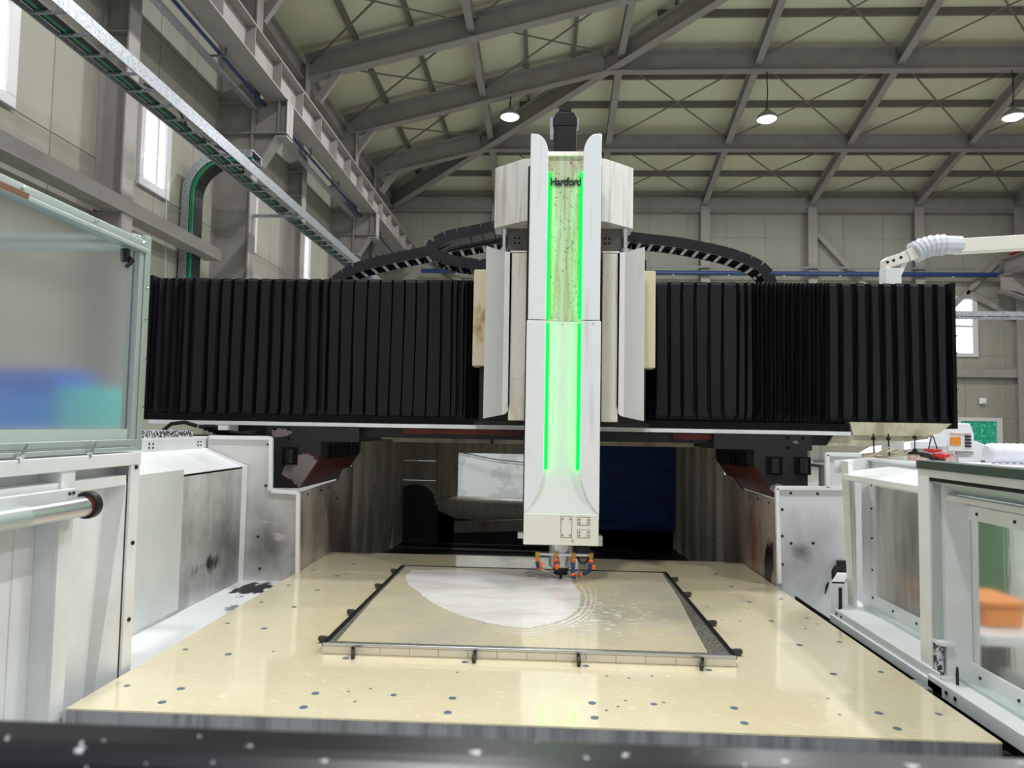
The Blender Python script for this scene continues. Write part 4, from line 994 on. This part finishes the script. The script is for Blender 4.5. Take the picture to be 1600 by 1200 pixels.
# window frame ring round the pane
yA, yB2, zA, zB = 3.13, 4.04, .745, 1.46
pane = (3.2, 3.965, .82, 1.405)
for a in ((yA, yB2, zA, pane[2]), (yA, yB2, pane[3], zB), (pane[1], yB2, pane[2], pane[3]), (yA, pane[0], pane[2], pane[3])):
    obj('window_frame', MB().box(XI, XI+.012, *a), WHITE, t)
obj('window_pane', MB().box(XI+.012, XI+.018, yA, yB2, .80, 1.42), FROSTF, t, label='wet clear window pane')
screws(t, [(XI, y, z) for y in (3.35, 3.55, 3.78) for z in (.785, 1.433)]+[(XI, 4.005, z) for z in (.80, .95, 1.12, 1.28, 1.41)], (-1, 0, 0), .0065, .004, DARKST)
obj('ledge', MB().xy([(1.605, 3.13), (XI+.02, 3.13), (XI+.02, 4.25), (XI, 4.25), (1.67, 4.06), (1.605, 3.99)], .705, .73), WHITE, t, label='broad dusty bottom ledge')
obj('ledge_front', MB().box(1.600, 1.612, 3.0, 4.02, .69, .735), WHITE, t, bevel=.003)
obj('bottom_rail', MB().box(1.59, 1.605, 2.95, 4.06, .652, .695), WHITE, t, bevel=.004)
obj('bottom_trim', MB().box(XI-.03, XI, 3.13, 4.04, .73, .748), SEALM, t)
obj('top_shelf', MB().xz([(1.625, 1.455), (1.64, 1.475), (1.80, 1.50), (1.92, 1.515), (1.92, 1.48), (1.80, 1.455)], 3.13, 4.0), WHITE, t, bevel=.004)
obj('top_lip', MB().box(1.615, 1.640, 3.13, 3.93, 1.44, 1.472), WHITE, t, bevel=.004)
obj('back_fence', MB().box(1.92, 1.94, 3.0, 4.35, 1.48, 1.535).box(1.90, 1.96, 3.0, 4.35, 1.532, 1.545), WHITE, t)
obj('end_fence', MB().prism([(1.60, 4.0, 1.47), (1.94, 4.3, 1.47), (1.94, 4.3, 1.548), (1.60, 4.0, 1.54)], (0, .012, 0)), WHITE, t)
screws(t, [(1.60, y, .712) for y in (3.93, 3.99)], (-1, 0, 0), .007, .004, DARKST)
br = obj('latch_bracket', MB().box(1.60, 1.668, 4.05, 4.06, .66, .87).prism([(1.60, 4.05, .862), (1.668, 4.05, .862), (1.80, 4.30, .862), (1.73, 4.30, .862)], (0, 0, .012)), WHITE, t)
obj('slot', MB().box(1.635, 1.652, 4.045, 4.05, .715, .84), BLACKP, br)
t = thing('front_right_guard', 'white right front guard with dark green capped top and large wet window', 'machine guard', (1.75, 2.4, 0))
XI = 1.75
obj('green_cap', MB().box(1.60, 1.70, .8, 3.14, 1.548, 1.582), GREENCAP, t, label='dark green cap rail')
obj('top_rail', MB().box(1.61, 1.70, .8, 3.14, 1.515, 1.548), WHITE, t, bevel=.002)
obj('seal', MB().box(1.612, 1.64, .8, 3.12, 1.500, 1.515), RUBBER, t, label='black seal')
obj('glass_strip', MB().prism([(1.64, .8, 1.505), (1.70, .8, 1.45), (1.71, .8, 1.455), (1.65, .8, 1.51)], (0, 2.26, 0)), SEALM, t)
obj('middle_rail', MB().box(1.66, XI, .8, 3.07, 1.425, 1.447), WHITE, t, bevel=.003)
obj('edge_post', MB().box(GX-.012, GX, 3.06, 3.145, .66, 1.548).box(GX-.012, XI+.10, 3.133, 3.145, .66, 1.548), WHITE, t, bevel=.002)
obj('hinge_strip', MB().box(GX-.002, GX+.05, 3.045, 3.06, .85, 1.49), ALUF, t)
obj('brush_seal', MB().box(GX-.004, GX+.02, 3.03, 3.062, .72, .84), GRANITE, t)
for z in (.84, .70): obj('brush_holder', MB().box(GX-.006, GX+.05, 3.0, 3.06, z, z+.015), WHITE, t)
obj('jamb', MB().box(GX+.03, XI+.02, 3.02, 3.05, .70, 1.50), WHITE, t)
obj('backing_panel', MB().box(XI+.004, XI+.016, 3.13, 3.33, .70, 1.50).box(XI+.004, XI+.016, .8, 3.33, 1.40, 1.50), WHITE, t)
obj('inner_post', MB().box(XI-.05, XI, 3.14, 3.165, .70, 1.43), WHITE, t, bevel=.003)
pane = (1.2, 3.085, .775, 1.35)
for a in ((.9, 3.14, .70, pane[2]), (.9, 3.14, pane[3], 1.405), (pane[1], 3.14, pane[2], pane[3])):
    obj('window_frame', MB().box(XI-.012, XI, *a), WHITE, t)
obj('window_pane', MB().box(XI+.001, XI+.006, 1.0, 3.12, .75, 1.37), FROSTR, t, label='wet clear window pane')
screws(t, [(XI-.012, y, z) for y in (2.95, 2.72, 2.5) for z in (.735, 1.378)]+[(XI-.012, 3.11, z) for z in (.80, .97, 1.10, 1.24, 1.36)], (-1, 0, 0), .0065, .004, DARKST)
obj('bottom_ledge', MB().box(GX-.02, XI+.02, .8, 3.06, .66, .70), WHITE, t, bevel=.003)
obj('bottom_rail', MB().box(1.59, 1.61, .8, 3.06, .652, .712), WHITE, t, bevel=.004)
obj('glass_trim', MB().box(XI-.06, XI-.012, .8, 3.08, .70, .715), SEALM, t)
screws(t, [(1.59, y, .685) for y in (2.86, 2.92)], (-1, 0, 0), .008, .004, DARKST)
screws(t, [(1.66, 2.97, .70)], (0, 0, 1), .006, .05, DARKST, 'stud')
t = thing('track_gutter', 'black cable track lying in the gap between the table and the right guards', 'cable track', (1.54, 3.3, .55))
obj('gutter', MB().box(1.507, 1.585, 1.0, 4.65, .55, .60).box(1.606, 1.612, .8, 4.65, .3, .652), RUBBER, t)
l0 = None
for k in range(34):
    y = 2.5+k*.06
    if l0 is None: l0 = obj('track_link', MB().xz([(1.525, .60), (1.575, .60), (1.572, .636), (1.53, .64)], y, y+.035), BLACKP, t, at=(1.53, y, .56))
    else: inst(l0, (1.53, y, .56), t)
obj('end_block', MB().box(1.512, 1.575, 2.99, 3.10, .60, .672), GALV, t)
for k in range(2): obj('body_panel', MB().box(1.62, 1.68, .8+1.6*k, 2.38+1.6*k, 0, .64), WHITE, t)

# ------------------------------------------------------------------ behind the guards
t = thing('pendant_arm', 'cream pendant arm with ribbed white rubber boot rising behind the right end of the bellows', 'arm', (2.88, 6, 0))
obj('post', MB().box(2.81, 2.94, 5.95, 6.07, 0, 3.06), WHITE, t, bevel=.006)
obj('knuckle', MB().xz([(2.815, 3.05), (2.815, 3.135), (2.84, 3.155), (3.01, 3.21), (3.01, 3.12), (2.86, 3.07), (2.86, 3.05)], 5.96, 6.06), BEIGEP, t, bevel=.004)
obj('strut', MB().bar((2.93, 6.0, 2.98), (2.99, 6.0, 3.115), .02, .03), WHITE, t)
obj('elbow', MB().bar((3.0, 6.0, 3.165), (3.12, 6.0, 3.22), .1, .10), BEIGEP, t, bevel=.004)
nb = 9
P = [(3.06, 3.195), (3.13, 3.235), (3.22, 3.262), (3.32, 3.268), (3.44, 3.265)]
bp = MB(); cen = []
for i in range(28):
    u = i/27*4; k = min(int(u), 3); f = u-k
    cen.append((P[k][0]+(P[k+1][0]-P[k][0])*f, P[k][1]+(P[k+1][1]-P[k][1])*f))
bp.tube([(x, 6.0, z) for x, z in cen], [.078+(.014 if (i % 3 == 1 and i < 20) else 0) for i in range(28)], 12)
obj('boot', bp, BOOT, t, smooth=False, label='ribbed white rubber boot')
obj('boom', MB().bar((3.42, 6.0, 3.253), (5.6, 6.0, 3.40), .11, .115), BEIGEP, t, bevel=.006)
obj('boom_end', MB().box(5.55, 5.65, 5.94, 6.06, 2.2, 3.46), BEIGEP, t)
screws(t, [(x, 5.96, z) for x, z in ((2.83, 3.11), (2.88, 3.125), (2.94, 3.15))], (0, -1, 0), .012, .006, DARKST, 'bolt')

t = thing('control_cabinet', 'white control cabinet with printed labels standing beyond the right guard', 'cabinet', (4.5, 8.2, 0))
obj('case', MB().xz([(3.75, 0), (5.1, 0), (5.1, 1.47), (4.70, 1.63), (3.98, 1.52), (3.75, 1.38)], 8.02, 8.9), CABINET, t, bevel=.01)
obj('tower', MB().xz([(4.42, 1.5), (4.70, 1.5), (4.70, 1.70), (4.66, 1.81), (4.46, 1.81), (4.42, 1.76)], 8.0, 8.3), CABINET, t, bevel=.01)
obj('vent', MB().box(5.0, 5.02, 8.0, 8.02, 1.1, 1.4).box(4.78, 5.02, 7.99, 8.02, 1.395, 1.41).box(4.78, 4.80, 7.99, 8.02, 1.1, 1.41), STEELD, t)
lab = [(4.03, 4.20, 1.53, 1.60, LABELW), (4.22, 4.40, 1.555, 1.66, LABELW), (4.445, 4.55, 1.57, 1.66, LABELO), (4.445, 4.66, 1.69, 1.705, LABELR),
       (4.0, 4.30, 1.485, 1.505, LABELG), (4.33, 4.49, 1.475, 1.50, LABELR), (4.51, 4.68, 1.47, 1.495, LABELG), (4.33, 4.49, 1.36, 1.45, LABELR), (4.52, 4.65, 1.35, 1.44, LABELW), (4.0, 4.3, 1.38, 1.46, LABELR)]
for a in lab: obj('label', MB().box(a[0], a[1], 7.985, 8.02, a[2], a[3]), a[4], t)
for z in (1.55, 1.585, 1.62, 1.655): obj('switch', MB().box(4.60, 4.66, 7.985, 8.0, z, z+.022), BLACKP, t)
screws(t, [(3.93, 8.0, 1.49), (3.97, 8.0, 1.49)], (0, -1, 0), .014, .006, DARKST)
t = thing('packing_bench', 'plain white bench carrying the bubble wrap roll', 'bench', (4.9, 7.0, 0))
obj('bench_top', MB().box(4.15, 5.9, 6.7, 7.4, 1.36, 1.41), WHITE, t, bevel=.01)
for x in (4.2, 5.8):
    for y in (6.75, 7.33): obj('leg', MB().box(x, x+.05, y, y+.05, 0, 1.36), STEEL, t)
t = thing('bubble_wrap_roll', 'fat translucent white roll of bubble wrap beyond the right guard', 'roll', (4.8, 7.05, 1.41))
mb = MB(); pts = []; rs = []
for i in range(61):
    pts.append((4.25+1.3*i/60, 7.05, 1.515)); rs.append((.094 if i % 3 else .100) - (.03 if i in (0, 60) else 0))
obj('wrap', mb.tube(pts, rs, 20), BUBBLE, t, smooth=True)
t = thing('suction_cup', 'black suction cup hanging from a hook above the rear right guard', 'suction cup', (2.49, 4.9, 1.6))
obj('rod', MB().tube([(2.49, 4.9, 1.675), (2.49, 4.9, 1.585)], .004, 6), DARKST, t); obj('cup', MB().lathe([(.045, 1.555), (.04, 1.565), (.014, 1.578), (.012, 1.592)], 2.49, 4.9, 16), RUBBER, t, smooth=True)
obj('hook', MB().lathe([(.012, 1.66), (.014, 1.668), (.01, 1.68)], 2.49, 4.9, 10), RUBBER, t)
t = thing('red_clamp', 'red handled toggle clamp hanging on a wire loop behind the green capped guard', 'clamp', (2.6, 4.9, 1.5))
obj('handle', MB().tube([(2.55, 4.9, 1.585), (2.60, 4.88, 1.58), (2.66, 4.9, 1.583)], [.008, .013, .008], 8), REDM, t); obj('jaw', MB().tube([(2.60, 4.9, 1.55), (2.66, 4.88, 1.545), (2.71, 4.9, 1.55)], [.01, .02, .01], 8), REDM, t)
obj('body', MB().tube([(2.53, 4.9, 1.555), (2.58, 4.9, 1.545), (2.60, 4.9, 1.53), (2.68, 4.9, 1.525)], .016, 8), BLACKP, t)
obj('wire_loop', MB().tube([(2.575, 4.9, 1.58), (2.60, 4.9, 1.675), (2.612, 4.9, 1.675), (2.64, 4.9, 1.58)], .004, 6), DARKST, t)
for x, lb in ((2.24, 'thin black spring hook hanging below the beige end cover, leftmost'), (2.34, 'thin black spring hook hanging below the beige end cover, middle'), ):
    t = thing('hanging_hook', lb, 'hook', (x, 4.95, 1.6)); obj('shaft', MB().tube([(x, 4.95, 1.69), (x+.005, 4.95, 1.54)], .005, 6), DARKST, t); obj('eye', MB().lathe([(.012, 1.645), (.014, 1.655), (.01, 1.668)], x, 4.95, 10), RUBBER, t)
t = thing('tool_rack', 'cluttered white shelf behind the right guard with beige tubes on it', 'shelf', (2.4, 5.0, 1.3))
obj('shelf_board', MB().box(1.96, 2.85, 4.80, 5.6, 1.44, 1.46), WHITE, t); obj('stop_rail', MB().box(2.06, 2.85, 5.55, 5.57, 1.46, 1.485), WHITE, t)
for x in (2.1, 2.8): obj('leg', MB().box(x, x+.05, 5.5, 5.55, 0, 1.44), STEEL, t)
for k in range(6): obj('tube', MB().tube([(1.98+.03*k, 4.86+.05*k, 1.475+.01*k), (2.15+.03*k, 4.9+.03*k, 1.51+.02*(k % 3)), (2.35+.05*k, 4.95, 1.60-.01*k)], .006+.003*(k % 2), 6), BEIGET, t)

t = thing('orange_case', 'orange plastic case seen blurred through the front right window', 'case', (3.3, 5.2, .3))
obj('shell', MB().box(2.98, 3.26, 5.0, 5.4, .40, .54), ORANGEM, t, bevel=.02); obj('lid', MB().box(2.96, 3.28, 4.98, 5.42, .54, .575), ORANGEM, t, bevel=.01)
t = thing('trolley', 'white trolley under the orange case behind the right guard', 'trolley', (3.3, 5.2, 0))
obj('deck', MB().box(2.85, 3.5, 4.8, 5.6, .33, .40), WHITE, t, bevel=.01)
for x in (2.95, 3.4):
    for y in (4.9, 5.5): obj('caster', MB().lathe([(.05, 0), (.06, .03), (.06, .2), (.05, .33)], x, y, 12), RUBBER, t)
t = thing('orange_bin', 'orange bin seen blurred through the rear right window', 'bin', (3.1, 6.2, 0))
obj('tub', MB().box(3.02, 3.35, 6.15, 6.5, .28, .40), ORANGEM, t, bevel=.02); obj('rim', MB().box(3.0, 3.37, 6.13, 6.52, .38, .41), ORANGEM, t); obj('base', MB().box(3.05, 3.32, 6.18, 6.47, 0, .28), WHITE, t)
t = thing('green_machine', 'green machine base seen through the top corner of the front right window', 'machine', (3.4, 6.6, 0))
obj('cabinet', MB().box(3.45, 4.05, 6.4, 6.95, 0, .98), DGREEN, t, bevel=.02); obj('top', MB().box(3.42, 4.08, 6.37, 6.98, .98, 1.02), DGREEN, t); obj('door', MB().box(3.5, 4.0, 6.385, 6.4, .1, .9), DGREEN, t)
t = thing('blue_cabinet', 'bright blue cabinet blurred behind the frosted screen', 'cabinet', (-4.5, 6.2, 0))
obj('body', MB().box(-4.95, -4.28, 6.0, 6.5, 0, 1.95), BLUEC, t, bevel=.01); obj('top_cover', MB().box(-4.97, -4.25, 5.98, 6.52, 1.95, 2.12), mat('deep_blue_paint', c(30, 96, 214), .4), t); obj('door', MB().box(-4.93, -4.30, 5.985, 6.0, .1, 1.9), BLUEC, t)
t = thing('teal_cabinet', 'teal cabinet blurred behind the frosted screen, right of the blue one', 'cabinet', (-4.05, 6.2, 0))
obj('body', MB().box(-4.22, -3.85, 6.0, 6.5, 0, 1.97), TEALM, t, bevel=.01); obj('door', MB().box(-4.20, -3.87, 5.985, 6.0, .1, 1.9), TEALM, t)

# ------------------------------------------------------------------ sill right in front of the lens
t = thing('front_sill', 'dark painted steel sill with chipped edge across the very bottom of the view', 'sill', (0, .6, 0))
obj('rail', MB().yz([(.575, 1.0), (.575, 1.408), (.579, 1.419), (.588, 1.426), (.60, 1.428), (.632, 1.428), (.638, 1.426), (.64, 1.42), (.64, 1.0)], -1.4, 1.4), SILLM, t)
for x in (-1.3, 1.25): obj('post', MB().box(x, x+.06, .58, .635, 0, 1.0), SILLM, t)
obj('inner_lip', MB().box(-1.4, 1.4, .64, .655, 1.38, 1.40), SILLM, t)
